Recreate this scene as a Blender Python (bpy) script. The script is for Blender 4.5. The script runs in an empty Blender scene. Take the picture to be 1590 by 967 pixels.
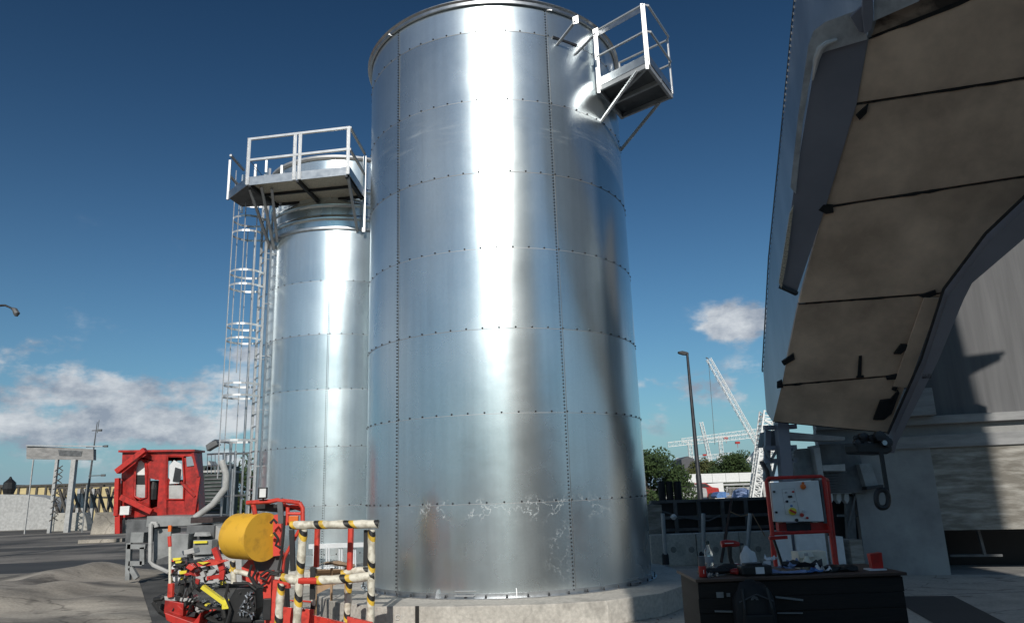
import bpy, bmesh, math, random
from mathutils import Vector, Matrix, noise as mnoise
R=math.radians
random.seed(7)
scene=bpy.context.scene
COL=scene.collection
# ------------------------------------------------------------------ camera
EYE=1.70; FPX=1133.5; PITCH=.24153; ROLL=-.03447; IW,IH=1590.0,967.0
cp,sp=math.cos(PITCH),math.sin(PITCH); cr,sr=math.cos(ROLL),math.sin(ROLL)
right0=Vector((1,0,0)); fwd=Vector((0,cp,sp)); up0=Vector((0,-sp,cp))
cam_right=right0*cr+up0*sr
cam_up=up0*cr-right0*sr
cam=bpy.data.cameras.new('camera'); camo=bpy.data.objects.new('camera',cam); COL.objects.link(camo)
camo.matrix_world=Matrix(((cam_right.x,cam_up.x,-fwd.x,0),(cam_right.y,cam_up.y,-fwd.y,0),(cam_right.z,cam_up.z,-fwd.z,EYE),(0,0,0,1)))
cam.sensor_fit='HORIZONTAL'; cam.sensor_width=36; cam.lens=36*FPX/IW
cam.clip_start=.05; cam.clip_end=5000
scene.camera=camo
# ------------------------------------------------------------------ sun, sky, exposure
SUN_EL,SUN_AZ=30.0,-2.0       # sun stands behind the camera, SUN_AZ degrees to the right of straight behind
sun_dir=Vector((math.sin(R(SUN_AZ))*math.cos(R(SUN_EL)),-math.cos(R(SUN_AZ))*math.cos(R(SUN_EL)),math.sin(R(SUN_EL))))
sl=bpy.data.lights.new('sun','SUN'); sl.energy=4.2; sl.angle=R(.5); sl.color=(1,.95,.87)
so=bpy.data.objects.new('sun',sl); COL.objects.link(so)
so.rotation_euler=sun_dir.to_track_quat('Z','Y').to_euler(); so.location=(0,-10,30)
w=bpy.data.worlds.new('World'); scene.world=w; w.use_nodes=True
scene.view_settings.view_transform='Standard'; scene.view_settings.look='None'
scene.view_settings.exposure=-.25; scene.view_settings.gamma=1; scene.view_settings.use_curve_mapping=False
scene.render.engine='CYCLES'
scene.cycles.max_bounces=6; scene.cycles.glossy_bounces=4; scene.cycles.transparent_max_bounces=6

def build_world():
    nt=w.node_tree; nt.nodes.clear(); N=nt.nodes.new; L=nt.links.new
    out=N('ShaderNodeOutputWorld'); bg=N('ShaderNodeBackground'); bg.inputs[1].default_value=.075
    sky=N('ShaderNodeTexSky'); sky.sky_type='NISHITA'; sky.sun_disc=False
    sky.sun_elevation=R(SUN_EL); sky.sun_rotation=R(180-SUN_AZ); sky.air_density=1.0; sky.dust_density=.35; sky.ozone_density=2.2; sky.altitude=50
    tc=N('ShaderNodeTexCoord')
    sep=N('ShaderNodeSeparateXYZ'); L(tc.outputs['Generated'],sep.inputs[0])
    def math_(op,a,b=None,c=None):
        n=N('ShaderNodeMath'); n.operation=op
        for i,v in enumerate((a,b,c)):
            if v is None: continue
            if isinstance(v,(int,float)): n.inputs[i].default_value=v
            else: L(v,n.inputs[i])
        return n.outputs[0]
    az=math_('ARCTAN2',sep.outputs[0],sep.outputs[1]); el=math_('ARCSINE',sep.outputs[2])
    cmb=N('ShaderNodeCombineXYZ'); L(az,cmb.inputs[0]); L(math_('MULTIPLY',el,1.7),cmb.inputs[1])
    nz=N('ShaderNodeTexNoise'); nz.inputs['Scale'].default_value=12; nz.inputs['Detail'].default_value=11; nz.inputs['Roughness'].default_value=.60
    L(cmb.outputs[0],nz.inputs['Vector'])
    nn=nz.outputs['Fac']
    # cloud banks at given directions: azimuth, elevation, half width, half height (radians), density
    banks=[(-.50,.125,.17,.036,1.0),(-.66,.175,.09,.02,.8),(-.475,.098,.19,.030,1.15),(-.36,.135,.07,.022,.55),(-.355,.185,.035,.012,.7),
           (-.395,.095,.03,.010,.5),(-.345,.094,.03,.012,.6),(-.40,.055,.25,.02,.55),
           (.315,.205,.05,.024,1.15),(.255,.125,.13,.03,.6),(.22,.085,.16,.02,.35),
           (-.16,.06,.12,.02,.5),(.42,.10,.1,.02,.5),(1.2,.16,.4,.05,.9),(-1.4,.2,.5,.08,.9),(-2.2,.42,.5,.14,.9),(2.4,.5,.4,.12,.7),(-2.7,.16,.6,.07,.8),(3.0,.12,.4,.04,.8),(-2.9,.75,.5,.15,.6)]
    tot=None
    for a,e,wa,we,dn in banks:
        dx=math_('DIVIDE',math_('SUBTRACT',az,a),wa); dy=math_('DIVIDE',math_('SUBTRACT',el,e),we)
        r2=math_('ADD',math_('MULTIPLY',dx,dx),math_('MULTIPLY',dy,dy))
        g=math_('MULTIPLY',math_('POWER',2.718,math_('MULTIPLY',r2,-.7)),dn)
        tot=g if tot is None else math_('MAXIMUM',tot,g)
    s=math_('ADD',math_('MULTIPLY',tot,.75),math_('MULTIPLY',math_('SUBTRACT',nn,.5),2.3))
    mr=N('ShaderNodeMapRange'); mr.interpolation_type='SMOOTHSTEP'; L(s,mr.inputs[0]); mr.inputs[1].default_value=.24; mr.inputs[2].default_value=.68; mr.inputs[3].default_value=0; mr.inputs[4].default_value=.92
    fac=math_('MULTIPLY',mr.outputs[0],math_('MINIMUM',math_('MULTIPLY',tot,2.2),1.0))
    # lit tops and grey bases of the clouds
    n2=N('ShaderNodeTexNoise'); n2.inputs['Scale'].default_value=13; n2.inputs['Detail'].default_value=9; n2.inputs['Roughness'].default_value=.62
    off=N('ShaderNodeVectorMath'); off.operation='ADD'; off.inputs[1].default_value=(3.1,-.02,0); L(cmb.outputs[0],off.inputs[0]); L(off.outputs[0],n2.inputs['Vector'])
    cm=N('ShaderNodeValToRGB'); cm.color_ramp.elements[0].position=.38; cm.color_ramp.elements[0].color=(4.4,5.1,6.3,1)
    cm.color_ramp.elements[1].position=.62; cm.color_ramp.elements[1].color=(10.6,11.1,11.6,1); L(n2.outputs['Fac'],cm.inputs[0])
    mx=N('ShaderNodeMix'); mx.data_type='RGBA'; L(fac,mx.inputs['Factor']); cl=N('ShaderNodeVectorMath'); cl.operation='MINIMUM'; cl.inputs[1].default_value=(17,18,19); L(sky.outputs[0],cl.inputs[0])
    sc=N('ShaderNodeVectorMath'); sc.operation='SCALE'; sc.inputs['Scale'].default_value=1/5.5; L(cl.outputs[0],sc.inputs[0])
    gm=N('ShaderNodeGamma'); gm.inputs[1].default_value=1.65; L(sc.outputs[0],gm.inputs[0])
    sc2=N('ShaderNodeVectorMath'); sc2.operation='MULTIPLY'; sc2.inputs[1].default_value=(3.75,5.65,5.25); L(gm.outputs[0],sc2.inputs[0]); 
    hz=N('ShaderNodeMix'); hz.data_type='RGBA'; hf=math_('MULTIPLY',math_('POWER',2.718,math_('MULTIPLY',math_('ABSOLUTE',el),-6.5)),.95)
    L(hf,hz.inputs['Factor']); L(sc2.outputs[0],hz.inputs['A']); hz.inputs['B'].default_value=(3.4,5.0,7.3,1); L(hz.outputs['Result'],mx.inputs['A']); L(cm.outputs[0],mx.inputs['B'])
    L(mx.outputs['Result'],bg.inputs[0]); L(bg.outputs[0],out.inputs[0])
build_world()

# ------------------------------------------------------------------ placing helpers: a viewing direction meets a plane of the place
def ray(px,py):
    return (cam_right*((px-IW/2)/FPX)+fwd-cam_up*((py-IH/2)/FPX))
def P(px,py,Y):
    d=ray(px,py); return d*(Y/d.y)+Vector((0,0,EYE))
def G(px,py,z=0.0):
    d=ray(px,py); return d*((z-EYE)/d.z)+Vector((0,0,EYE))
def onplane(px,py,p0,n):
    d=ray(px,py); e=Vector((0,0,EYE)); return e+d*((p0-e).dot(n)/d.dot(n))
V=Vector
# ------------------------------------------------------------------ materials
MATS={}
def mat(name,col,rough=.6,metal=0,var=.12,scale=3,bump=0,bscale=30,col2=None,var_scale2=None,stretch=(1,1,1),emit=None,spec=None,trans=0,coat=0,lo=.35,hi=.65,detail=6):
    m=bpy.data.materials.new(name); m.use_nodes=True; nt=m.node_tree; b=nt.nodes['Principled BSDF']; N=nt.nodes.new; L=nt.links.new
    b.inputs['Roughness'].default_value=rough; b.inputs['Metallic'].default_value=metal
    if spec is not None: b.inputs['Specular IOR Level'].default_value=spec
    if coat: b.inputs['Coat Weight'].default_value=coat
    if trans: b.inputs['Transmission Weight'].default_value=trans
    c=V(col[:3]); c2=V(col2) if col2 else c*(1-var*2)
    tc=N('ShaderNodeTexCoord'); mp=N('ShaderNodeMapping'); mp.inputs['Scale'].default_value=stretch; L(tc.outputs['Object'],mp.inputs[0])
    nz=N('ShaderNodeTexNoise'); nz.inputs['Scale'].default_value=scale; nz.inputs['Detail'].default_value=detail; nz.inputs['Roughness'].default_value=.6; L(mp.outputs[0],nz.inputs['Vector'])
    rp=N('ShaderNodeValToRGB'); rp.color_ramp.elements[0].position=lo; rp.color_ramp.elements[1].position=hi
    rp.color_ramp.elements[0].color=(*c2,1); rp.color_ramp.elements[1].color=(*c,1); L(nz.outputs['Fac'],rp.inputs[0]); L(rp.outputs[0],b.inputs['Base Color'])
    rr=N('ShaderNodeMapRange'); rr.inputs[3].default_value=max(.03,rough-.1); rr.inputs[4].default_value=min(1,rough+.1); L(nz.outputs['Fac'],rr.inputs[0]); L(rr.outputs[0],b.inputs['Roughness'])
    if bump:
        n2=N('ShaderNodeTexNoise'); n2.inputs['Scale'].default_value=bscale; n2.inputs['Detail'].default_value=5; L(mp.outputs[0],n2.inputs['Vector'])
        bp=N('ShaderNodeBump'); bp.inputs['Strength'].default_value=bump; bp.inputs['Distance'].default_value=.02; L(n2.outputs['Fac'],bp.inputs['Height']); L(bp.outputs[0],b.inputs['Normal'])
    if emit: b.inputs['Emission Color'].default_value=(*emit,1); b.inputs['Emission Strength'].default_value=1
    MATS[name]=m; return m
M_=MATS
mat('concrete',(.50,.48,.43),.85,var=.12,scale=2.2,bump=.25,bscale=40)
mat('plinth_concrete',(.54,.51,.46),.85,col2=(.42,.395,.355),scale=1.8,detail=10,lo=.3,hi=.58,bump=.3,bscale=60)
mat('dark_concrete',(.30,.29,.27),.9,col2=(.2,.195,.185),scale=3,bump=.4,bscale=30)
mat('asphalt',(.10,.098,.094),.9,col2=(.045,.045,.045),scale=1.3,bump=.5,bscale=80)
mat('road_dark',(.06,.06,.06),.85,col2=(.04,.04,.042),scale=.6,bump=.2,stretch=(.15,1,1))
mat('dusty_concrete',(.50,.45,.38),.9,col2=(.13,.12,.105),scale=.42,bump=.5,bscale=14,stretch=(.6,1.2,1),lo=.38,hi=.62,detail=9)  # tan dust colour; dark mottle partly stands in for soft shadows on the yard
mat('asphalt_far',(.27,.245,.215),.9,col2=(.06,.057,.053),scale=.25,bump=.2,stretch=(.5,1,1),lo=.42,hi=.6,detail=9)
mat('steel',(.56,.58,.60),.38,1,var=.08,scale=8)
mat('steel_bright',(.66,.67,.68),.45,.65,var=.06,scale=8)
mat('steel_dull',(.50,.51,.52),.55,.6,var=.1,scale=5)
mat('aluminium',(.82,.83,.84),.4,.3,var=.04)
mat('grating',(.78,.70,.56),.6,.2,var=.3,scale=60)
mat('dark_steel',(.05,.052,.058),.5,.5,var=.2,scale=6)
mat('black',(.018,.018,.019),.5,var=.2,scale=9)
mat('rubber',(.022,.022,.022),.65,var=.2,scale=9)
mat('red_paint',(.50,.024,.016),.45,col2=(.26,.02,.015),scale=9,detail=10,lo=.32,hi=.5)
mat('red_dirty',(.50,.02,.013),.42,col2=(.22,.014,.010),scale=7,coat=.15)
mat('red_bright',(.64,.055,.035),.48,col2=(.34,.035,.025),scale=10,detail=10,lo=.32,hi=.48)
mat('yellow_paint',(.74,.42,.04),.45,col2=(.48,.26,.035),scale=5,detail=11,lo=.3,hi=.5)
mat('cream',(.78,.74,.62),.55,var=.08,scale=20,bump=.15,bscale=50)
mat('white_paint',(.78,.78,.76),.5,var=.06,scale=4)
mat('lattice_white',(.8,.8,.78),.5,var=.04,scale=1)
mat('grey_paint',(.30,.31,.31),.5,var=.18,scale=4)
mat('grey_dark',(.13,.135,.14),.55,var=.25,scale=4)
mat('grey_light',(.46,.46,.45),.6,var=.14,scale=5)
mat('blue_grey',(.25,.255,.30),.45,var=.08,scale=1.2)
mat('hopper_side',(.46,.49,.52),.36,.6,col2=(.30,.325,.35),scale=1.3,stretch=(1,1,.25))
mat('hopper_flange',(.78,.80,.82),.4,.35,col2=(.52,.54,.56),scale=5)
mat('hopper_belly',(.82,.61,.45),.75,.0,col2=(.46,.335,.245),scale=.9,detail=9,bump=.1,bscale=9,stretch=(1,1,1))
mat('grime',(.02,.019,.018),.85,var=.2,scale=9)
mat('dark_green',(.035,.055,.05),.6,var=.2,scale=3)
mat('yellow_wall',(.62,.50,.26),.7,var=.15,scale=.7)
mat('dark_frame',(.09,.08,.07),.7,var=.2)
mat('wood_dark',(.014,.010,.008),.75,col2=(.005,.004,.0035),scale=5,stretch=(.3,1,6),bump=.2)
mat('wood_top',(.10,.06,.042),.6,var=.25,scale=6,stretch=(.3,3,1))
mat('cardboard',(.42,.28,.17),.85,var=.12,scale=6)
mat('paper',(.72,.72,.74),.7,var=.04)
mat('blue_paper',(.22,.30,.5),.6,var=.2,scale=5)
mat('blue_tarp',(.10,.24,.55),.5,var=.25,scale=6)
mat('bark',(.11,.085,.06),.9,var=.25,scale=10,bump=.4)
mat('orange_glow',(.8,.18,.03),.35,var=.1)
mat('hi_yellow',(.85,.72,.05),.5,var=.1)
mat('foam',(.7,.71,.72),.75,var=.08,scale=8,bump=.2)
mat('far_roof',(.10,.10,.11),.7)
mat('board_grey',(.33,.32,.31),.8,col2=(.20,.195,.19),scale=1.5,stretch=(1,1,3))
mat('skyglass',(.28,.32,.36),.1,var=.05)
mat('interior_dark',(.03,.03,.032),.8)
mat('red_hose',(.30,.05,.04),.5)
mat('belt_dark',(.05,.03,.03),.7,var=.3,scale=20)
mat('barrel_black',(.010,.010,.011),.7,var=.1)
def mat_glass():
    m=mat('clear_plastic',(.82,.9,.9),.08,var=.02,trans=.92); return m
mat_glass()
def mat_leaf(name,c1,c2):
    m=mat(name,c1,.6,col2=c2,scale=1.4,lo=.3,hi=.7)
    b=m.node_tree.nodes['Principled BSDF']; b.inputs['Subsurface Weight'].default_value=0
    return m
mat_leaf('leaf',(.055,.09,.025),(.02,.038,.012)); mat_leaf('leaf_olive',(.12,.13,.045),(.05,.06,.022))
def mat_galv(name,base,rough,stains=False,zoff=0):
    m=bpy.data.materials.new(name); m.use_nodes=True; nt=m.node_tree; b=nt.nodes['Principled BSDF']; N=nt.nodes.new; L=nt.links.new
    b.inputs['Metallic'].default_value=.93
    tc=N('ShaderNodeTexCoord'); sep=N('ShaderNodeSeparateXYZ'); L(tc.outputs['Object'],sep.inputs[0])
    def ma(op,a,b_=None,c=None):
        n=N('ShaderNodeMath'); n.operation=op
        for i,v in enumerate((a,b_,c)):
            if v is None: continue
            if isinstance(v,(int,float)): n.inputs[i].default_value=v
            else: L(v,n.inputs[i])
        return n.outputs[0]
    ang=ma('ARCTAN2',sep.outputs[1],sep.outputs[0])
    cyl=N('ShaderNodeCombineXYZ'); L(ang,cyl.inputs[0]); L(sep.outputs[2],cyl.inputs[1])
    def noi(vec,scale,detail,sc=(1,1,1)):
        mp=N('ShaderNodeMapping'); mp.inputs['Scale'].default_value=sc; L(vec,mp.inputs[0])
        n=N('ShaderNodeTexNoise'); n.inputs['Scale'].default_value=scale; n.inputs['Detail'].default_value=detail; L(mp.outputs[0],n.inputs['Vector']); return n.outputs['Fac']
    streak=noi(cyl.outputs[0],1,5,(26,.35,1)); big=noi(tc.outputs['Object'],1.1,5); fine=noi(cyl.outputs[0],1,4,(14,60,1))
    at=N('ShaderNodeAttribute'); at.attribute_name='tone'
    vo=N('ShaderNodeTexVoronoi'); vo.inputs['Scale'].default_value=38; L(tc.outputs['Object'],vo.inputs['Vector'])
    spg=N('ShaderNodeSeparateColor'); L(vo.outputs['Color'],spg.inputs[0])
    t=ma('ADD',ma('MULTIPLY',streak,.20),ma('MULTIPLY',big,.2)); t=ma('ADD',t,ma('MULTIPLY',fine,.06)); t=ma('ADD',t,ma('MULTIPLY',spg.outputs[0],.04))
    t=ma('ADD',t,ma('MULTIPLY',at.outputs['Fac'],.20)); k=ma('ADD',t,.65)
    vm=N('ShaderNodeVectorMath'); vm.operation='SCALE'; vm.inputs[0].default_value=base; L(k,vm.inputs['Scale'])
    colout=vm.outputs[0]; ro=ma('ADD',ma('ADD',ma('MULTIPLY',big,.10),ma('MULTIPLY',at.outputs['Fac'],.05)),rough-.07)
    if stains:
        # chalky run marks of zinc salts under the second seam and beside the right-hand vertical seam
        wv=N('ShaderNodeTexNoise'); wv.inputs['Scale'].default_value=3.0; wv.inputs['Detail'].default_value=5; wv.inputs['Roughness'].default_value=.62; L(tc.outputs['Object'],wv.inputs['Vector'])
        line=ma('SUBTRACT',1,ma('MINIMUM',ma('MULTIPLY',ma('ABSOLUTE',ma('SUBTRACT',wv.outputs['Fac'],.5)),120),1))
        za=ma('SUBTRACT',sep.outputs[2],1.563-zoff-.09); zm=ma('POWER',2.718,ma('MULTIPLY',ma('MULTIPLY',za,za),-70))
        aa=ma('ADD',ang,1.50); am=ma('POWER',2.718,ma('MULTIPLY',ma('POWER',ma('ABSOLUTE',aa),4),-4))
        za2=ma('SUBTRACT',sep.outputs[2],.95-zoff); z2=ma('POWER',2.718,ma('MULTIPLY',ma('MULTIPLY',za2,za2),-3)); ab=ma('ADD',ang,1.24); a2=ma('POWER',2.718,ma('MULTIPLY',ma('MULTIPLY',ab,ab),-120))
        msk=ma('MAXIMUM',ma('MULTIPLY',zm,am),ma('MULTIPLY',ma('MULTIPLY',z2,a2),.28))
        # faint wipe marks higher up
        n3=noi(cyl.outputs[0],1,5,(5,14,1)); za3=ma('SUBTRACT',sep.outputs[2],7.35-zoff); wm=ma('MULTIPLY',ma('POWER',2.718,ma('MULTIPLY',ma('MULTIPLY',za3,za3),-14)),ma('MULTIPLY',ma('MAXIMUM',ma('SUBTRACT',n3,.52),0),3.5))
        st=ma('MINIMUM',ma('ADD',ma('MULTIPLY',line,ma('MINIMUM',ma('MULTIPLY',msk,1.6),1)),ma('MULTIPLY',wm,.28)),1)
        mx=N('ShaderNodeMix'); mx.data_type='RGBA'; L(ma('MULTIPLY',st,.25),mx.inputs['Factor']); L(colout,mx.inputs['A']); mx.inputs['B'].default_value=(.86,.87,.86,1); colout=mx.outputs['Result']
        L(ma('SUBTRACT',.93,ma('MULTIPLY',st,.7)),b.inputs['Metallic'])
    L(colout,b.inputs['Base Color']); L(ro,b.inputs['Roughness'])
    b.inputs['Anisotropic'].default_value=.12
    tg=N('ShaderNodeTangent'); tg.direction_type='RADIAL'; tg.axis='Z'; L(tg.outputs[0],b.inputs['Tangent'])
    b.inputs['Anisotropic Rotation'].default_value=ANROT
    cy2=N('ShaderNodeCombineXYZ'); L(ang,cy2.inputs[0]); L(sep.outputs[2],cy2.inputs[1]); L(ma('MULTIPLY',at.outputs['Fac'],23),cy2.inputs[2]); wob=noi(cy2.outputs[0],1,2,(3.4,1.6,1)); w2=noi(cyl.outputs[0],1,3,(40,1.2,1))
    bp=N('ShaderNodeBump'); bp.inputs['Strength'].default_value=1; bp.inputs['Distance'].default_value=.0045
    L(ma('ADD',wob,ma('MULTIPLY',w2,.012)),bp.inputs['Height']); L(bp.outputs[0],b.inputs['Normal'])
    MATS[name]=m
ANROT=0.25
mat_galv('galvanised_sheet',(.70,.765,.785),.275,True,.3)
mat_galv('galvanised_sheet_small',(.70,.765,.785),.27)
def mat_hazard(name):      # cream foam padding with black and yellow tape every so often, diagonal inside each band
    m=bpy.data.materials.new(name); m.use_nodes=True; nt=m.node_tree; b=nt.nodes['Principled BSDF']; N=nt.nodes.new; L=nt.links.new
    b.inputs['Roughness'].default_value=.55
    uv=N('ShaderNodeUVMap'); sp_=N('ShaderNodeSeparateXYZ'); L(uv.outputs[0],sp_.inputs[0])
    def ma(op,a,b_=None):
        n=N('ShaderNodeMath'); n.operation=op
        for i,v in enumerate((a,b_)):
            if v is None: continue
            if isinstance(v,(int,float)): n.inputs[i].default_value=v
            else: L(v,n.inputs[i])
        return n.outputs[0]
    nz=N('ShaderNodeTexNoise'); nz.inputs['Scale'].default_value=5; tcx=N('ShaderNodeTexCoord'); L(tcx.outputs['Object'],nz.inputs['Vector'])
    s=ma('ADD',ma('MULTIPLY',sp_.outputs[0],1.0),ma('MULTIPLY',ma('SINE',ma('MULTIPLY',sp_.outputs[1],6.283)),.05))
    s=ma('ADD',s,ma('MULTIPLY',nz.outputs['Fac'],.05))
    ph=ma('FRACT',ma('DIVIDE',s,.36))
    blk=ma('LESS_THAN',ph,.17); yl=ma('LESS_THAN',ma('ABSOLUTE',ma('SUBTRACT',ph,.24)),.075)
    m1=N('ShaderNodeMix'); m1.data_type='RGBA'; m1.inputs['A'].default_value=(.72,.68,.57,1); m1.inputs['B'].default_value=(.75,.48,.05,1); L(yl,m1.inputs['Factor'])
    m2=N('ShaderNodeMix'); m2.data_type='RGBA'; L(m1.outputs['Result'],m2.inputs['A']); m2.inputs['B'].default_value=(.02,.02,.02,1); L(blk,m2.inputs['Factor'])
    n2=N('ShaderNodeTexNoise'); n2.inputs['Scale'].default_value=14; n2.inputs['Detail'].default_value=6; L(tcx.outputs['Object'],n2.inputs['Vector'])
    m3=N('ShaderNodeMix'); m3.data_type='RGBA'; m3.blend_type='MULTIPLY'; L(m2.outputs['Result'],m3.inputs['A']); rp=N('ShaderNodeValToRGB'); rp.color_ramp.elements[0].color=(.5,.47,.42,1); rp.color_ramp.elements[0].position=.36; rp.color_ramp.elements[1].position=.56; L(n2.outputs['Fac'],rp.inputs[0]); L(rp.outputs[0],m3.inputs['B']); m3.inputs['Factor'].default_value=.8
    L(m3.outputs['Result'],b.inputs['Base Color']); MATS[name]=m
mat_hazard('hazard_foam')
def mat_board_concrete():
    # wall of the store: rain-streaked above, board marked with lime bloom below
    m=mat('streak_concrete',(.165,.166,.17),.85,col2=(.09,.09,.094),scale=1.0,stretch=(7,7,.35),bump=.1,bscale=30,lo=.25,hi=.75,detail=12)
    mat('marked_concrete',(.50,.48,.44),.88,col2=(.19,.175,.15),scale=1.7,stretch=(1.1,1.1,6),bump=.5,bscale=9,lo=.42,hi=.78,detail=14)
    mat('plain_concrete',(.36,.36,.35),.85,col2=(.22,.22,.22),scale=1.2,bump=.2,bscale=20)
    mat('ledge_concrete',(.33,.33,.33),.8,var=.14,scale=2,stretch=(1,1,5))
mat_board_concrete()

def add_wear(name,crack=.5,spot=.55,sc=.55):
    # hairline cracks, oil spots and grit in the paving itself
    nt=MATS[name].node_tree; b=nt.nodes['Principled BSDF']; N=nt.nodes.new; L=nt.links.new
    src=b.inputs['Base Color'].links[0].from_socket; tc=N('ShaderNodeTexCoord')
    nz=N('ShaderNodeTexNoise'); nz.inputs['Scale'].default_value=1.3; nz.inputs['Detail'].default_value=6; L(tc.outputs['Object'],nz.inputs['Vector'])
    ad=N('ShaderNodeVectorMath'); ad.operation='MULTIPLY_ADD'; L(nz.outputs['Color'],ad.inputs[0]); ad.inputs[1].default_value=(1.1,1.1,0); L(tc.outputs['Object'],ad.inputs[2])
    vo=N('ShaderNodeTexVoronoi'); vo.feature='DISTANCE_TO_EDGE'; vo.inputs['Scale'].default_value=sc; L(ad.outputs[0],vo.inputs['Vector'])
    r1=N('ShaderNodeMapRange'); r1.inputs[2].default_value=.012; r1.inputs[3].default_value=crack; L(vo.outputs['Distance'],r1.inputs[0])
    n2=N('ShaderNodeTexNoise'); n2.inputs['Scale'].default_value=1.9; n2.inputs['Detail'].default_value=9; L(tc.outputs['Object'],n2.inputs['Vector'])
    r2=N('ShaderNodeMapRange'); r2.inputs[1].default_value=.60; r2.inputs[2].default_value=.68; r2.inputs[3].default_value=1; r2.inputs[4].default_value=spot; L(n2.outputs['Fac'],r2.inputs[0])
    n3=N('ShaderNodeTexNoise'); n3.inputs['Scale'].default_value=22; n3.inputs['Detail'].default_value=4; L(tc.outputs['Object'],n3.inputs['Vector'])
    r3=N('ShaderNodeMapRange'); r3.inputs[1].default_value=.3; r3.inputs[2].default_value=.7; r3.inputs[3].default_value=.78; r3.inputs[4].default_value=1.1; L(n3.outputs['Fac'],r3.inputs[0])
    m1=N('ShaderNodeMath'); m1.operation='MULTIPLY'; L(r1.outputs[0],m1.inputs[0]); L(r2.outputs[0],m1.inputs[1]); m2=N('ShaderNodeMath'); m2.operation='MULTIPLY'; L(m1.outputs[0],m2.inputs[0]); L(r3.outputs[0],m2.inputs[1])
    vm=N('ShaderNodeVectorMath'); vm.operation='SCALE'; L(src,vm.inputs[0]); L(m2.outputs[0],vm.inputs['Scale']); L(vm.outputs[0],b.inputs['Base Color'])
add_wear('concrete'); add_wear('dusty_concrete',sc=.3); add_wear('asphalt_far',sc=.2,spot=.6); add_wear('plinth_concrete',crack=.85,sc=.8,spot=.75)
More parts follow.
